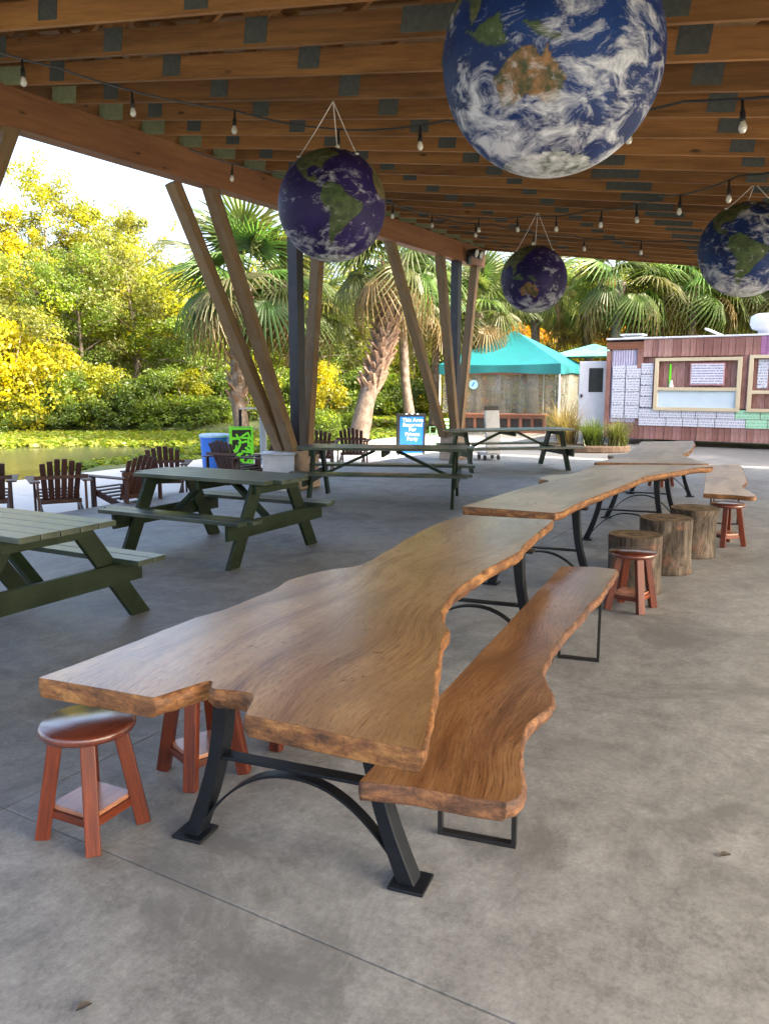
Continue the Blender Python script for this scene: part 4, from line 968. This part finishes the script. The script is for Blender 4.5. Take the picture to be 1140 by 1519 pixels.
MB().add([(-1.6, -1.2, 2.65), (1.6, -1.2, 2.65), (1.6, 1.2, 2.65), (-1.6, 1.2, 2.65), (0, 0, 3.15)], [(0, 1, 4), (1, 2, 4), (2, 3, 4), (3, 0, 4), (3, 2, 1, 0)]).build('canopy', plain('pale_teal', (0.12, 0.42, 0.36), 0.6), ct2)
for x in (-1.55, 1.55):
    for y in (-1.15, 1.15): MB().tube([(x, y, 0), (x, y, 2.66)], 0.025, 8).build('pole', M['white'], ct2)

# ------------------------------------------------------------------ plants
class Leaves:
    """leaf-sized faces gathered in arrays, with a colour for each"""
    def __init__(s): s.P = []; s.Cc = []
    def scatter(s, centers, radii, counts, size, cols, up=0.35, flat=0.8, aspect=0.55):
        for c, r, n_, col in zip(centers, radii, counts, cols):
            d = nrng.normal(size=(n_, 3)); d /= np.linalg.norm(d, axis=1)[:, None]
            rr = r * nrng.uniform(0.25, 1.0, n_) ** 0.5
            p = np.array(c) + d * rr[:, None] * np.array([1, 1, flat])
            nn = d * 0.6 + nrng.normal(size=(n_, 3)) * 0.6 + np.array([0, 0, up]); nn /= np.linalg.norm(nn, axis=1)[:, None]
            a = np.cross(nn, nrng.normal(size=(n_, 3))); a /= np.linalg.norm(a, axis=1)[:, None]; b = np.cross(nn, a)
            L = size * nrng.uniform(0.6, 1.35, n_)[:, None]
            quad = np.stack([p - a * L * 0.5, p + b * L * aspect * 0.5 + nn * L * 0.08, p + a * L * 0.55 - nn * L * 0.1, p - b * L * aspect * 0.5 + nn * L * 0.08], 1)
            s.P.append(quad.reshape(-1, 3))
            cc = np.array(col)[None, :] * nrng.uniform(0.72, 1.28, (n_, 1)) * (1 + nrng.normal(0, 0.06, (n_, 3)))
            s.Cc.append(np.repeat(np.clip(cc, 0.01, 3), 4, axis=0))
    def mesh(s, name, mat):
        P = np.concatenate(s.P); C_ = np.concatenate(s.Cc); n_ = len(P) // 4
        me = bpy.data.meshes.new(name); me.vertices.add(len(P)); me.vertices.foreach_set('co', P.reshape(-1))
        me.loops.add(len(P)); me.loops.foreach_set('vertex_index', np.arange(len(P))); me.polygons.add(n_)
        me.polygons.foreach_set('loop_start', np.arange(n_) * 4); me.polygons.foreach_set('loop_total', np.full(n_, 4))
        at = me.color_attributes.new('Col', 'FLOAT_COLOR', 'POINT'); at.data.foreach_set('color', np.concatenate([C_, np.ones((len(C_), 1))], 1).reshape(-1))
        me.materials.append(mat); me.update(); me.validate(); return me

def tree_meshes(seed, H, cr, trunk_r, nlimb, nclump, leaves, leaf, airy=1.0, low=0.3, yellow=0.3, warm=(1.65, 1.5, 0.6)):
    r = random.Random(seed); tk_ = MB()
    lean = Vector((r.uniform(-.05, .05), r.uniform(-.05, .05), 0)) * H
    spine = [Vector((lean.x * t * t + 0.02 * H * math.sin(t * 5 + seed), lean.y * t * t, H * 0.93 * t)) for t in np.linspace(0, 1, 9)]
    tk_.tube(spine, [trunk_r * (1.25 if i == 0 else 1 - 0.105 * i) for i in range(9)], 8)
    clumps = []
    for i in range(nlimb):
        t = low + (0.97 - low) * (i + r.random()) / nlimb; k_ = t * 8; a = spine[int(k_)].lerp(spine[min(8, int(k_) + 1)], k_ - int(k_))
        ang = i * 2.4 + r.uniform(-.4, .4); shape = math.sin(math.pi * min(1, max(0.08, (t - low) / (1.0 - low) * 0.82 + 0.2)))
        L = cr * (0.45 + 0.6 * shape) * r.uniform(0.75, 1.15); rise = r.uniform(0.1, 0.5)
        tip = a + Vector((math.cos(ang) * L, math.sin(ang) * L, rise * L)); mid = a.lerp(tip, 0.5) + Vector((0, 0, 0.08 * L))
        tk_.tube([a, mid, tip], [trunk_r * 0.38 * (1.1 - t * 0.6), trunk_r * 0.22, trunk_r * 0.06], 5)
        for s in (0.45, 0.72, 1.0): clumps.append(a.lerp(tip, s) + Vector((r.gauss(0, .1), r.gauss(0, .1), r.gauss(0.1, .12))) * cr)
    while len(clumps) < nclump:
        c = r.choice(clumps); clumps.append(c + Vector((r.gauss(0, .16), r.gauss(0, .16), r.gauss(0, .14))) * cr)
    clumps.append(spine[-1] + Vector((0, 0, 0.03 * H)))
    lv = Leaves(); rad = [cr * r.uniform(0.13, 0.27) * airy for c in clumps]
    per = leaves / len(clumps); cnt = [int(per * r.uniform(0.5, 1.6)) for c in clumps]
    cols = []
    for c in clumps:
        g_ = r.uniform(0.65, 1.25)
        cols.append(tuple(g_ * w for w in warm) if r.random() < yellow else (g_, g_, g_))
    lv.scatter(clumps, rad, cnt, leaf, cols)
    return tk_.mesh('trunk', M['trunk'], True), lv.mesh('crown', M['leaf'])
TM = {
 'tall': tree_meshes(3, 12.0, 2.7, 0.16, 26, 120, 11000, 0.17, 1.0, 0.32, 0.45),
 'airy': tree_meshes(5, 14.0, 2.3, 0.13, 24, 80, 5200, 0.17, 1.15, 0.30, 0.6),
 'round': tree_meshes(8, 8.0, 2.9, 0.17, 22, 130, 13000, 0.17, 1.15, 0.16, 0.22),
 'wide': tree_meshes(12, 9.5, 3.6, 0.2, 26, 140, 14000, 0.18, 1.1, 0.14, 0.3),
}
def bush_meshes(seed, H, Rr, leaves, leaf, yellow):
    r = random.Random(seed); st = MB(); cl = []
    for i in range(9):
        a = i * 2.4; L = Rr * r.uniform(0.3, 0.75); tip = Vector((math.cos(a) * L, math.sin(a) * L, H * r.uniform(0.45, 0.85)))
        st.tube([Vector((math.cos(a) * .1, math.sin(a) * .1, 0)), tip * 0.5 + Vector((0, 0, 0.1)), tip], [0.04, 0.03, 0.012], 5)
    for i in range(60):
        a = r.uniform(0, 6.283); q = math.sqrt(r.random()); z = r.uniform(0.08, 1.0)
        k_ = q * Rr * (1 - 0.55 * z ** 2); cl.append(Vector((math.cos(a) * k_, math.sin(a) * k_, z * H * 0.9)))
    lv = Leaves(); cols = []
    for c in cl:
        g_ = r.uniform(0.65, 1.25); cols.append((1.65 * g_, 1.5 * g_, 0.6 * g_) if r.random() < yellow else (g_, g_, g_))
    lv.scatter(cl, [Rr * r.uniform(0.2, 0.36) for c in cl], [int(leaves / 60 * r.uniform(.6, 1.4)) for c in cl], leaf, cols)
    return st.mesh('stem', M['trunk'], True), lv.mesh('foliage', M['leaf'])
BM = {'a': bush_meshes(21, 2.6, 1.9, 6500, 0.15, 0.2), 'b': bush_meshes(22, 3.2, 1.7, 6500, 0.15, 0.35)}
YEL = (0.34, 0.325, 0.016, 1); YG = (0.21, 0.235, 0.022, 1); GRN = (0.145, 0.215, 0.034, 1); DGR = (0.095, 0.150, 0.030, 1); OLV = (0.185, 0.205, 0.045, 1); ORG = (0.42, 0.20, 0.015, 1)
def tree(kind, x, y, s, tint, label, sz=None, z=-0.15):
    t = thing('tree', label, 'tree', (x, y, z), rng.uniform(0, 6.28), 'trees of the wood across the water')
    a, b = TM[kind]; sz = sz or s
    for me, nm in ((a, 'trunk'), (b, 'crown')):
        o_ = place(me, nm, t); o_.scale = (s, s, sz); o_.color = tint
    return t
def bush(kind, x, y, s, tint, label, sz=None, z=-0.2):
    t = thing('bush', label, 'bush', (x, y, z), rng.uniform(0, 6.28), 'bushes along the far bank')
    a, b = BM[kind]; sz = sz or s
    for me, nm in ((a, 'stem'), (b, 'foliage')):
        o_ = place(me, nm, t); o_.scale = (s, s, sz); o_.color = tint
    return t
F = 1200.0
def PX(px, Y): return (px - 570) / F * Y * 1.0      # where a sight line crosses the depth Y, used once to lay out the wood in metres
def HZ(py, Y): return 1.65 + (567 - py) / F * Y + 0.2
wood_g = 'woodland tree across the water'
# tall trees at the back
for px, Y, top, kind, tint, lab in [
    (78, 44, 228, 'airy', YG, 'tallest thin airy tree rising alone above the wood across the water'),
    (150, 46, 305, 'tall', YG, 'tall yellow-green tree beside the tallest airy one across the water'),
    (20, 42, 300, 'tall', YEL, 'tall golden tree at the wood edge next to the leaning brace'),
    (215, 45, 318, 'tall', OLV, 'tall olive tree where the wood steps down to the pale sky'),
    (112, 45, 262, 'airy', OLV, 'second thin airy tree just beside the tallest one across the water'),
    (48, 43, 318, 'tall', OLV, 'tall olive tree between the golden tall tree and the airy ones'),
    (182, 47, 298, 'airy', YG, 'airy yellow-green tree between the tall yellow-green and the tall olive ones'),
    (-60, 44, 270, 'tall', YG, 'tall tree of the wood beyond the leaning brace')]:
    h = HZ(top, Y); base = {'airy': 14.4, 'tall': 12.3}[kind]; tree(kind, PX(px, Y), Y, h / base * (0.9 if kind == 'tall' else 1.0), tint, lab, h / base)
MARKS = [(-75, 'past the cut-off column brace across the water'), (-20, 'close by the cut-off column brace across the water'), (40, 'below the golden tall tree'), (95, 'under the tallest airy tree'), (140, 'above the row of slatted chairs'), (180, 'between the tallest airy tree and the olive tall tree'), (225, 'under the olive tall tree'),
         (270, 'where the wood meets pale sky'), (315, 'in front of the shaggy palm head'), (350, 'above the blue barrel'), (390, 'behind the splayed timbers of the first column'), (440, 'behind the steel post of the first column'), (485, 'right of the first column'), (530, 'left of the leaning booted palm'), (580, 'behind the booted palm trunk'), (630, 'behind the blue sign'),
         (655, 'between the blue sign and far column'), (685, 'behind the braces of the far column'), (718, 'behind the steel post of the far column'), (750, 'between far column and violet globe'), (785, 'behind the peak of the turquoise canopy'), (850, 'above the sloping side of the turquoise canopy'), (915, 'above the open truck door'), (990, 'above the truck menus'), (1060, 'above the notice on the truck'), (1130, 'behind the white exhaust vent'), (1230, 'past the exhaust vent of the truck'), (1320, 'off past the end of the truck'), (9999, 'well past the end of the truck')]
def mark(px): return next(t_ for lim, t_ in MARKS if px <= lim)
mids = [(-90, 37, 400, 'wide', GRN), (60, 39, 400, 'round', YG), (130, 38, 395, 'wide', GRN), (205, 39, 375, 'wide', OLV), (262, 40, 385, 'round', YG), (300, 37, 460, 'round', GRN),
        (20, 36, 440, 'round', OLV), (345, 41, 430, 'wide', YG), (410, 42, 405, 'wide', YEL), (455, 40, 440, 'round', GRN), (505, 43, 415, 'wide', YG), (560, 41, 430, 'round', OLV), (612, 44, 410, 'wide', YG),
        (665, 45, 425, 'round', GRN), (715, 46, 452, 'round', OLV), (765, 46, 435, 'wide', GRN), (830, 44, 412, 'wide', YG), (900, 45, 405, 'round', OLV), (960, 44, 395, 'wide', YG), (1030, 43, 385, 'wide', GRN), (1100, 44, 380, 'wide', DGR), (1180, 42, 380, 'wide', OLV), (1290, 42, 370, 'wide', GRN)]
for i, (px, Y, top, kind, tint) in enumerate(mids):
    h = HZ(top, Y); base = {'round': 8.3, 'wide': 9.8}[kind]
    side = 'across the water' if px < 700 else 'behind the canopy and food truck'
    cn_ = {GRN: 'green', YG: 'yellow-green', OLV: 'olive', YEL: 'golden', DGR: 'dark green'}[tint]
    tree(kind, PX(px, Y), Y, max(0.75, h / base), tint, f'{cn_} {"round dense" if kind == "round" else "broad"} tree {mark(px)}', h / base)
# a darker row behind closes the wood
for i, px in enumerate(range(-160, 1400, 62)):
    Y = 52 + 4 * math.sin(i * 1.7); top = 452 + 18 * math.sin(i * 2.3) if px > 240 else 400
    h = HZ(top, Y); tree('wide', PX(px, Y), Y, 1.15, DGR if i % 2 else GRN, f'{"darker" if i % 2 else "lighter"} back-row tree {mark(px)}', h / 9.8)
# bushes along the far bank
bs = [(-40, 35, 500, 'b', YEL), (12, 34, 462, 'b', YEL), (70, 34.5, 505, 'a', YEL), (110, 34, 548, 'a', GRN), (158, 34.5, 532, 'b', YG), (200, 34, 560, 'a', DGR), (245, 34.5, 545, 'a', GRN), (285, 35, 540, 'b', YG), (330, 35.5, 550, 'a', DGR),
      (60, 33.5, 590, 'a', GRN), (140, 33.6, 590, 'a', DGR), (230, 33.8, 590, 'a', GRN), (20, 33.5, 580, 'a', YG), (300, 34, 585, 'a', GRN),
      (375, 36, 520, 'b', YG), (425, 37, 545, 'a', GRN), (470, 37, 525, 'b', YEL), (515, 38, 550, 'a', DGR), (555, 38, 540, 'a', GRN), (600, 39, 560, 'a', DGR), (640, 39, 555, 'b', GRN), (668, 38, 548, 'b', YEL), (700, 39, 545, 'b', ORG), (735, 40, 530, 'b', YG), (770, 41, 470, 'b', ORG), (800, 41, 500, 'a', YG), (880, 40, 500, 'b', YEL), (930, 40, 470, 'b', ORG)]
for px, Y, top, kind, tint in bs:
    h = HZ(top, Y); base = {'a': 2.75, 'b': 3.4}[kind]; cn_ = {GRN: 'green', YG: 'yellow-green', OLV: 'olive', YEL: 'golden yellow', DGR: 'dark green', ORG: 'orange-leaved'}[tint]
    bush(kind, PX(px, Y), Y, max(0.85, h / base * 0.9), tint, f'{cn_} {"low bush at the water edge" if top >= 580 else "bush"} {mark(px)}', h / base)

# palms
def frond_mesh(seed, L=0.95, nl=26, droop=0.5):
    r = random.Random(seed); P = []; Cc = []; vv = []; ff = []; cc = []
    pl = 0.75
    for i in range(nl):
        a = R(-118 + 236 * i / (nl - 1)); Li = L * (0.72 + 0.28 * math.cos(a * 0.75)) * r.uniform(0.9, 1.08)
        d = Vector((math.cos(a), math.sin(a), 0.12)); sd = Vector((-math.sin(a), math.cos(a), 0)); g_ = r.uniform(0.75, 1.2)
        prev = None
        for j, t in enumerate((0.03, 0.35, 0.7, 1.0)):
            p = Vector((pl, 0, 0.16)) + d * (Li * t) + Vector((0, 0, -droop * Li * t ** 2.6 * r.uniform(0.85, 1.2)))
            w = (0.020, 0.030, 0.022, 0.003)[j]
            o_ = len(vv); vv += [p + sd * w + Vector((0, 0, -0.012)), p + Vector((0, 0, 0.010)), p - sd * w + Vector((0, 0, -0.012))]; cc += [(g_, g_, g_ * 0.9)] * 3
            if prev is not None: ff += [(prev, prev + 1, o_ + 1, o_), (prev + 1, prev + 2, o_ + 2, o_ + 1)]
            prev = o_
    for s in (0,):
        o_ = len(vv); n_ = 6
        for t in np.linspace(0, 1, n_):
            p = Vector((pl * t, 0, 0.16 * math.sin(t * 1.57)))
            vv += [p + Vector((0, 0.016, 0)), p + Vector((0, 0, 0.014)), p + Vector((0, -0.016, 0))]; cc += [(1.1, 1.0, 0.6)] * 3
        for i in range(n_ - 1):
            q = o_ + i * 3; ff += [(q, q + 1, q + 4, q + 3), (q + 1, q + 2, q + 5, q + 4)]
    me = bpy.data.meshes.new('frond'); me.from_pydata([tuple(v) for v in vv], [], ff); me.materials.append(M['leaf'])
    at = me.color_attributes.new('Col', 'FLOAT_COLOR', 'POINT'); at.data.foreach_set('color', [x for c in cc for x in (*c, 1)]); return me
FR = [frond_mesh(1, 0.95, 28, 0.35), frond_mesh(2, 1.0, 26, 0.6), frond_mesh(3, 0.9, 26, 0.95)]
bootm = MB(); bootm.add([(-0.045, 0, -0.05), (0.045, 0, -0.05), (0.022, 0.11, 0.17), (-0.022, 0.11, 0.17), (-0.045, -0.05, -0.05), (0.045, -0.05, -0.05), (0.02, 0.075, 0.18), (-0.02, 0.075, 0.18)],
    [(0, 1, 2, 3), (7, 6, 5, 4), (1, 0, 4, 5), (2, 1, 5, 6), (3, 2, 6, 7), (0, 3, 7, 4)])
BOOT = bootm.mesh('boot', M['boot'])
def palm(x, y, path, r0, tint, label, nf=30, sc=1.0, boots=0, z=-0.2, skirt=True):
    t = thing('palm_tree', label, 'palm', (x, y, z), 0, 'fan palms')
    path = [Vector(p) for p in path]; k_ = len(path); pts = []
    for i in range(k_ - 1):
        for s in np.linspace(0, 1, 6, endpoint=False): pts.append(path[i].lerp(path[i + 1], s))
    pts.append(path[-1]); N = len(pts)
    MB().tube(pts, [r0 * (1.25 - 0.3 * min(1, i / 6)) if i < 6 else r0 * (0.95 + (0.15 if boots else 0) * i / N) for i in range(N)], 14, jit=0.03).build('trunk', M['palmtrunk'], t, True)
    for b in range(boots):
        s = 0.30 + 0.70 * b / boots; q = s * (N - 1); i = min(N - 2, int(q)); p = pts[i].lerp(pts[i + 1], q - i); ang = b * 2.399
        o_ = place(BOOT, 'boot', t, p + Vector((math.cos(ang), math.sin(ang), 0)) * (r0 * (0.92 + 0.12 * s)), (rng.uniform(-.25, .15), rng.uniform(-.45, .45), ang - math.pi / 2))
        o_.scale = (1.7, rng.uniform(1.3, 2.0), rng.uniform(1.2, 1.7))
    top = pts[-1]
    for i in range(nf):
        u_ = (i + 0.5) / nf; el = R(82 - 128 * u_ ** 0.85 + rng.uniform(-8, 8)); az = i * 2.399 + rng.uniform(-.2, .2)
        me = FR[0] if u_ < 0.35 else FR[1] if u_ < 0.7 else FR[2]
        o_ = place(me, 'frond', t, top + Vector((math.cos(az), math.sin(az), 0)) * r0 * 0.5 + Vector((0, 0, 0.25 - 0.4 * u_)) * sc, (rng.uniform(-.5, .5), -el, az)); s_ = sc * rng.uniform(0.85, 1.12); o_.scale = (s_, s_, s_)
        dead = skirt and u_ > 0.88
        o_.color = (0.24, 0.17, 0.09, 1) if dead else tuple(c * rng.uniform(0.8, 1.25) for c in tint[:3]) + (1,)
    return t
PG = (0.145, 0.195, 0.060, 1); PG2 = (0.105, 0.155, 0.052, 1); PG3 = (0.22, 0.235, 0.072, 1)
# the leaning booted palm between the column clusters
palm(-0.82, 24.6, [(0, 0, 0), (0.28, 0, 1.35), (0.72, 0.1, 2.6), (0.95, 0.1, 3.8), (1.08, 0.1, 5.3)], 0.27, PG2, 'leaning fan palm with a thick criss-cross booted trunk between the splayed columns', 32, 1.25, 150)
palm(0.98, 28.5, [(0, 0, 0), (-0.25, 0, 1.8), (-0.35, 0, 3.6), (-0.30, 0, 4.7)], 0.17, PG2, 'slim dark fan palm trunk just past the leaning booted palm', 24, 1.1, 0)
palm(1.85, 31.0, [(0, 0, 0), (0.05, 0, 2.2), (0.15, 0, 4.3)], 0.16, PG, 'slender grey fan palm near the far splayed column', 24, 1.1, 0)
palm(-4.6, 27.0, [(0, 0, 0), (-0.25, 0, 2.0), (-0.15, 0, 4.2), (0.1, 0, 5.6)], 0.24, PG2, 'big fan palm with a shaggy head behind the first splayed column', 36, 1.65, 60, z=-0.9)
palm(-3.0, 29.5, [(0, 0, 0), (0.1, 0, 2.0), (0.0, 0, 5.0)], 0.2, PG, 'fan palm with drooping fronds behind the steel post of the first column', 28, 1.35, 0, z=-0.9)
palm(3.35, 30.5, [(0, 0, 0), (0.1, 0, 2.0), (0.1, 0, 4.4)], 0.2, PG2, 'fan palm drooping over the turquoise canopy by the far column', 26, 1.2, 0)
for px, Y, cz, sc, tint, lab in [(795, 36, 432, 1.25, PG3, 'pale fan palm straight behind the peak of the canopy'), (865, 37, 470, 1.35, PG3, 'low fan palm with brown skirt behind the canopy and truck door'),
        (905, 33, 425, 1.5, PG, 'tall drooping fan palm above the truck door'), (960, 35, 455, 1.5, PG3, 'pale fan palm above the left end of the food truck'), (1015, 34, 430, 1.45, PG, 'green fan palm above the middle of the food truck'),
        (1065, 36, 455, 1.4, PG2, 'dark fan palm beside the white exhaust vent'), (1125, 35, 430, 1.5, PG3, 'pale fan palm behind the white exhaust vent'), (1200, 34, 430, 1.5, PG, 'fan palm past the end of the food truck'), (745, 38, 440, 1.1, PG2, 'thin fan palm against the sky beside the far column')]:
    x = PX(px, Y); h = HZ(cz, Y)
    palm(x, Y, [(0, 0, 0), (rng.uniform(-.2, .2), 0, h * 0.5), (rng.uniform(-.3, .3), 0, h)], 0.2, tint, lab, 28, sc, 0)

# unseen trees right of the view, added to keep sun off the yard
for x, y, s, lab in ((19, 18, 1.25, 'added unseen broad tree shading the yard, level with the truck front'), (22, 11, 1.2, 'added unseen broad tree shading the yard, level with the slab tables'), (24, 25, 1.3, 'largest added unseen tree, for shade, behind the end of the food truck'), (17, 26.5, 1.0, 'smallest added unseen tree, for shade, close behind the food truck')):
    t = thing('tree', lab, 'tree', (x, y, -0.23), s * 5, 'unseen trees added to shade the yard')
    for me, nm in zip(TM['wide'], ('trunk', 'crown')):
        o_ = place(me, nm, t); o_.scale = (s, s, s * 0.95); o_.color = GRN

# floating plants on the water and waterside grasses: nobody could count them
def ground_leaves(name, label, cat, pts, size, cols, h, mat=None):
    lv = Leaves(); P = np.array(pts); lv.scatter(P, [h] * len(P), [5] * len(P), size, [cols[i % len(cols)] for i in range(len(P))], up=1.4, flat=0.7)
    o_ = place(lv.mesh(name, M['leaf']), name); o_.color = (1, 1, 1, 1); return tag(o_, label, cat, kind='stuff')
pts = []
for _ in range(15000):
    y = 34 - 10.5 * rng.random() ** 1.25; x = rng.uniform(-24, 8); d = in_lake(x, y)
    edge = 25.6 + 1.5 * mnoise.noise(Vector((x * 0.25, 0, 5))) + 0.20 * (x + 12)
    if d > 0 and y > edge + rng.uniform(-0.8, 0.8) and mnoise.noise(Vector((x * 0.5, y * 0.5, 1))) > -0.45: pts.append((x, y, -0.36))
ground_leaves('floating_plants', 'bright yellow-green floating plants covering the far side of the water', 'water plants', pts, 0.22, [(0.24, 0.30, 0.03), (0.17, 0.24, 0.025), (0.30, 0.32, 0.05)], 0.16)
pts = []
for _ in range(7000):
    u, v = rng.uniform(-6, 24), rng.uniform(6.15, 8.3); p = W(u, v)
    if u > 4 or v > 6.6: pts.append((p.x, p.y, -0.18 if u > 5 else -0.30))
ground_leaves('bank_grass', 'leafy green growth along the edge of the patio', 'grass', [p for p in pts if p[1] > 18.5], 0.20, [(0.14, 0.21, 0.03), (0.10, 0.16, 0.03), (0.22, 0.26, 0.04)], 0.20)
pts = []
for _ in range(6000):
    x, y = rng.uniform(-4.5, 6), rng.uniform(33, 42)
    if in_lake(x, y) < 0.5: pts.append((x, y, -0.05))
ground_leaves('far_bank_grass', 'sunlit grass on the far bank behind the palms', 'grass', pts, 0.26, [(0.22, 0.28, 0.03), (0.16, 0.22, 0.03), (0.30, 0.30, 0.05)], 0.28)
# shrubs beside the first column and the palm
for x, y, s, lab in ((-1.75, 22.6, 0.42, 'low green shrub left of the leaning palm'), (-2.6, 21.6, 0.38, 'low green shrub behind the splayed column by the water'), (-1.15, 25.4, 0.36, 'small shrub right at the foot of the leaning palm')):
    b = bush('a', x, y, s, GRN, lab); b['group'] = 'low shrubs on the near bank'
# planter bed with ornamental grasses in front of the truck
bed = thing('planter_bed', 'dark mulch planter bed in front of the truck door', 'planter', (5.05, 20.15, -0.05), -R(14))
o = []
for i in range(20):
    a = 2 * math.pi * i / 20; o.append((math.cos(a) * 1.02 * (1 + 0.06 * math.sin(3 * a)), math.sin(a) * 0.55))
MB().prism(o, 0, 0.16).build('mulch', M['mulch'], bed, bevel=0.03)
def grass_clump(loc, n_, Lh, spread, tint, label, seed):
    r = random.Random(seed); vv = []; ff = []; cc = []
    for i in range(n_):
        a = r.uniform(0, 6.283); L = Lh * r.uniform(0.6, 1.1); sp = spread * r.uniform(0.2, 1.0); w = 0.011; b0 = Vector((r.gauss(0, .09), r.gauss(0, .09), 0)); d = Vector((math.cos(a), math.sin(a), 0)); sd = Vector((-d.y, d.x, 0)); prev = None; g_ = r.uniform(0.6, 1.3)
        for j, t in enumerate((0, .35, .7, 1)):
            p = b0 + d * (sp * t ** 1.6) + Vector((0, 0, L * (t - 0.28 * t ** 3 * sp / max(.05, L) * 1.4))); ww = w * (1 - t * 0.85); o_ = len(vv)
            vv += [p - sd * ww, p + sd * ww]; cc += [(g_, g_, g_)] * 2
            if prev is not None: ff.append((prev, prev + 1, o_ + 1, o_))
            prev = o_
    me = bpy.data.meshes.new('ornamental_grass'); me.from_pydata([tuple(v) for v in vv], [], ff); me.materials.append(M['leaf'])
    at = me.color_attributes.new('Col', 'FLOAT_COLOR', 'POINT'); at.data.foreach_set('color', [x for c in cc for x in (*c, 1)])
    o_ = place(me, 'ornamental_grass', None, loc); o_.color = tint; return tag(o_, label, 'grass', 'ornamental grasses in the planter bed')
grass_clump((4.55, 20.35, 0.11), 420, 1.15, 0.85, (0.24, 0.19, 0.09, 1), 'straw coloured feathery grass clump at the canopy end of the planter bed', 1)
grass_clump((5.15, 20.05, 0.11), 380, 0.75, 0.65, (0.10, 0.15, 0.035, 1), 'bright green grass clump in the middle of the planter bed', 2)
grass_clump((5.72, 19.95, 0.11), 380, 0.72, 0.6, (0.13, 0.15, 0.05, 1), 'green grass clump at the truck end of the planter bed', 3)

# dead leaves lying on the floor
def dead_leaf(loc, rz, L, label):
    vv = []; n_ = 9
    for i in range(n_):
        t_ = i / (n_ - 1); w = 0.30 * L * math.sin(math.pi * t_) ** 0.7; z = 0.003 + 0.006 * math.sin(t_ * 3.1)
        vv += [(L * (t_ - 0.5), -w, z + 0.004), (L * (t_ - 0.5), 0, z), (L * (t_ - 0.5), w, z + 0.005)]
    ff = [(3 * i + j, 3 * i + 3 + j, 3 * i + 4 + j, 3 * i + 1 + j) for i in range(n_ - 1) for j in (0, 1)]
    o_ = MB().add(vv, ff).build('dead_leaf', plain('dead_leaf_' + str(int(L * 1000)), (0.085, 0.075, 0.06), 0.8), None, True, loc=loc, rot=(0, 0, rz))
    tag(o_, label, 'leaf', 'dead leaves on the floor')
dead_leaf((1.197, 2.62, 0), 0.2, 0.045, 'small dark dead leaf on bare concrete beside the bench')
dead_leaf((-0.80, 1.92, 0), 0.7, 0.042, 'small dark dead leaf on the near side of the floor joint')
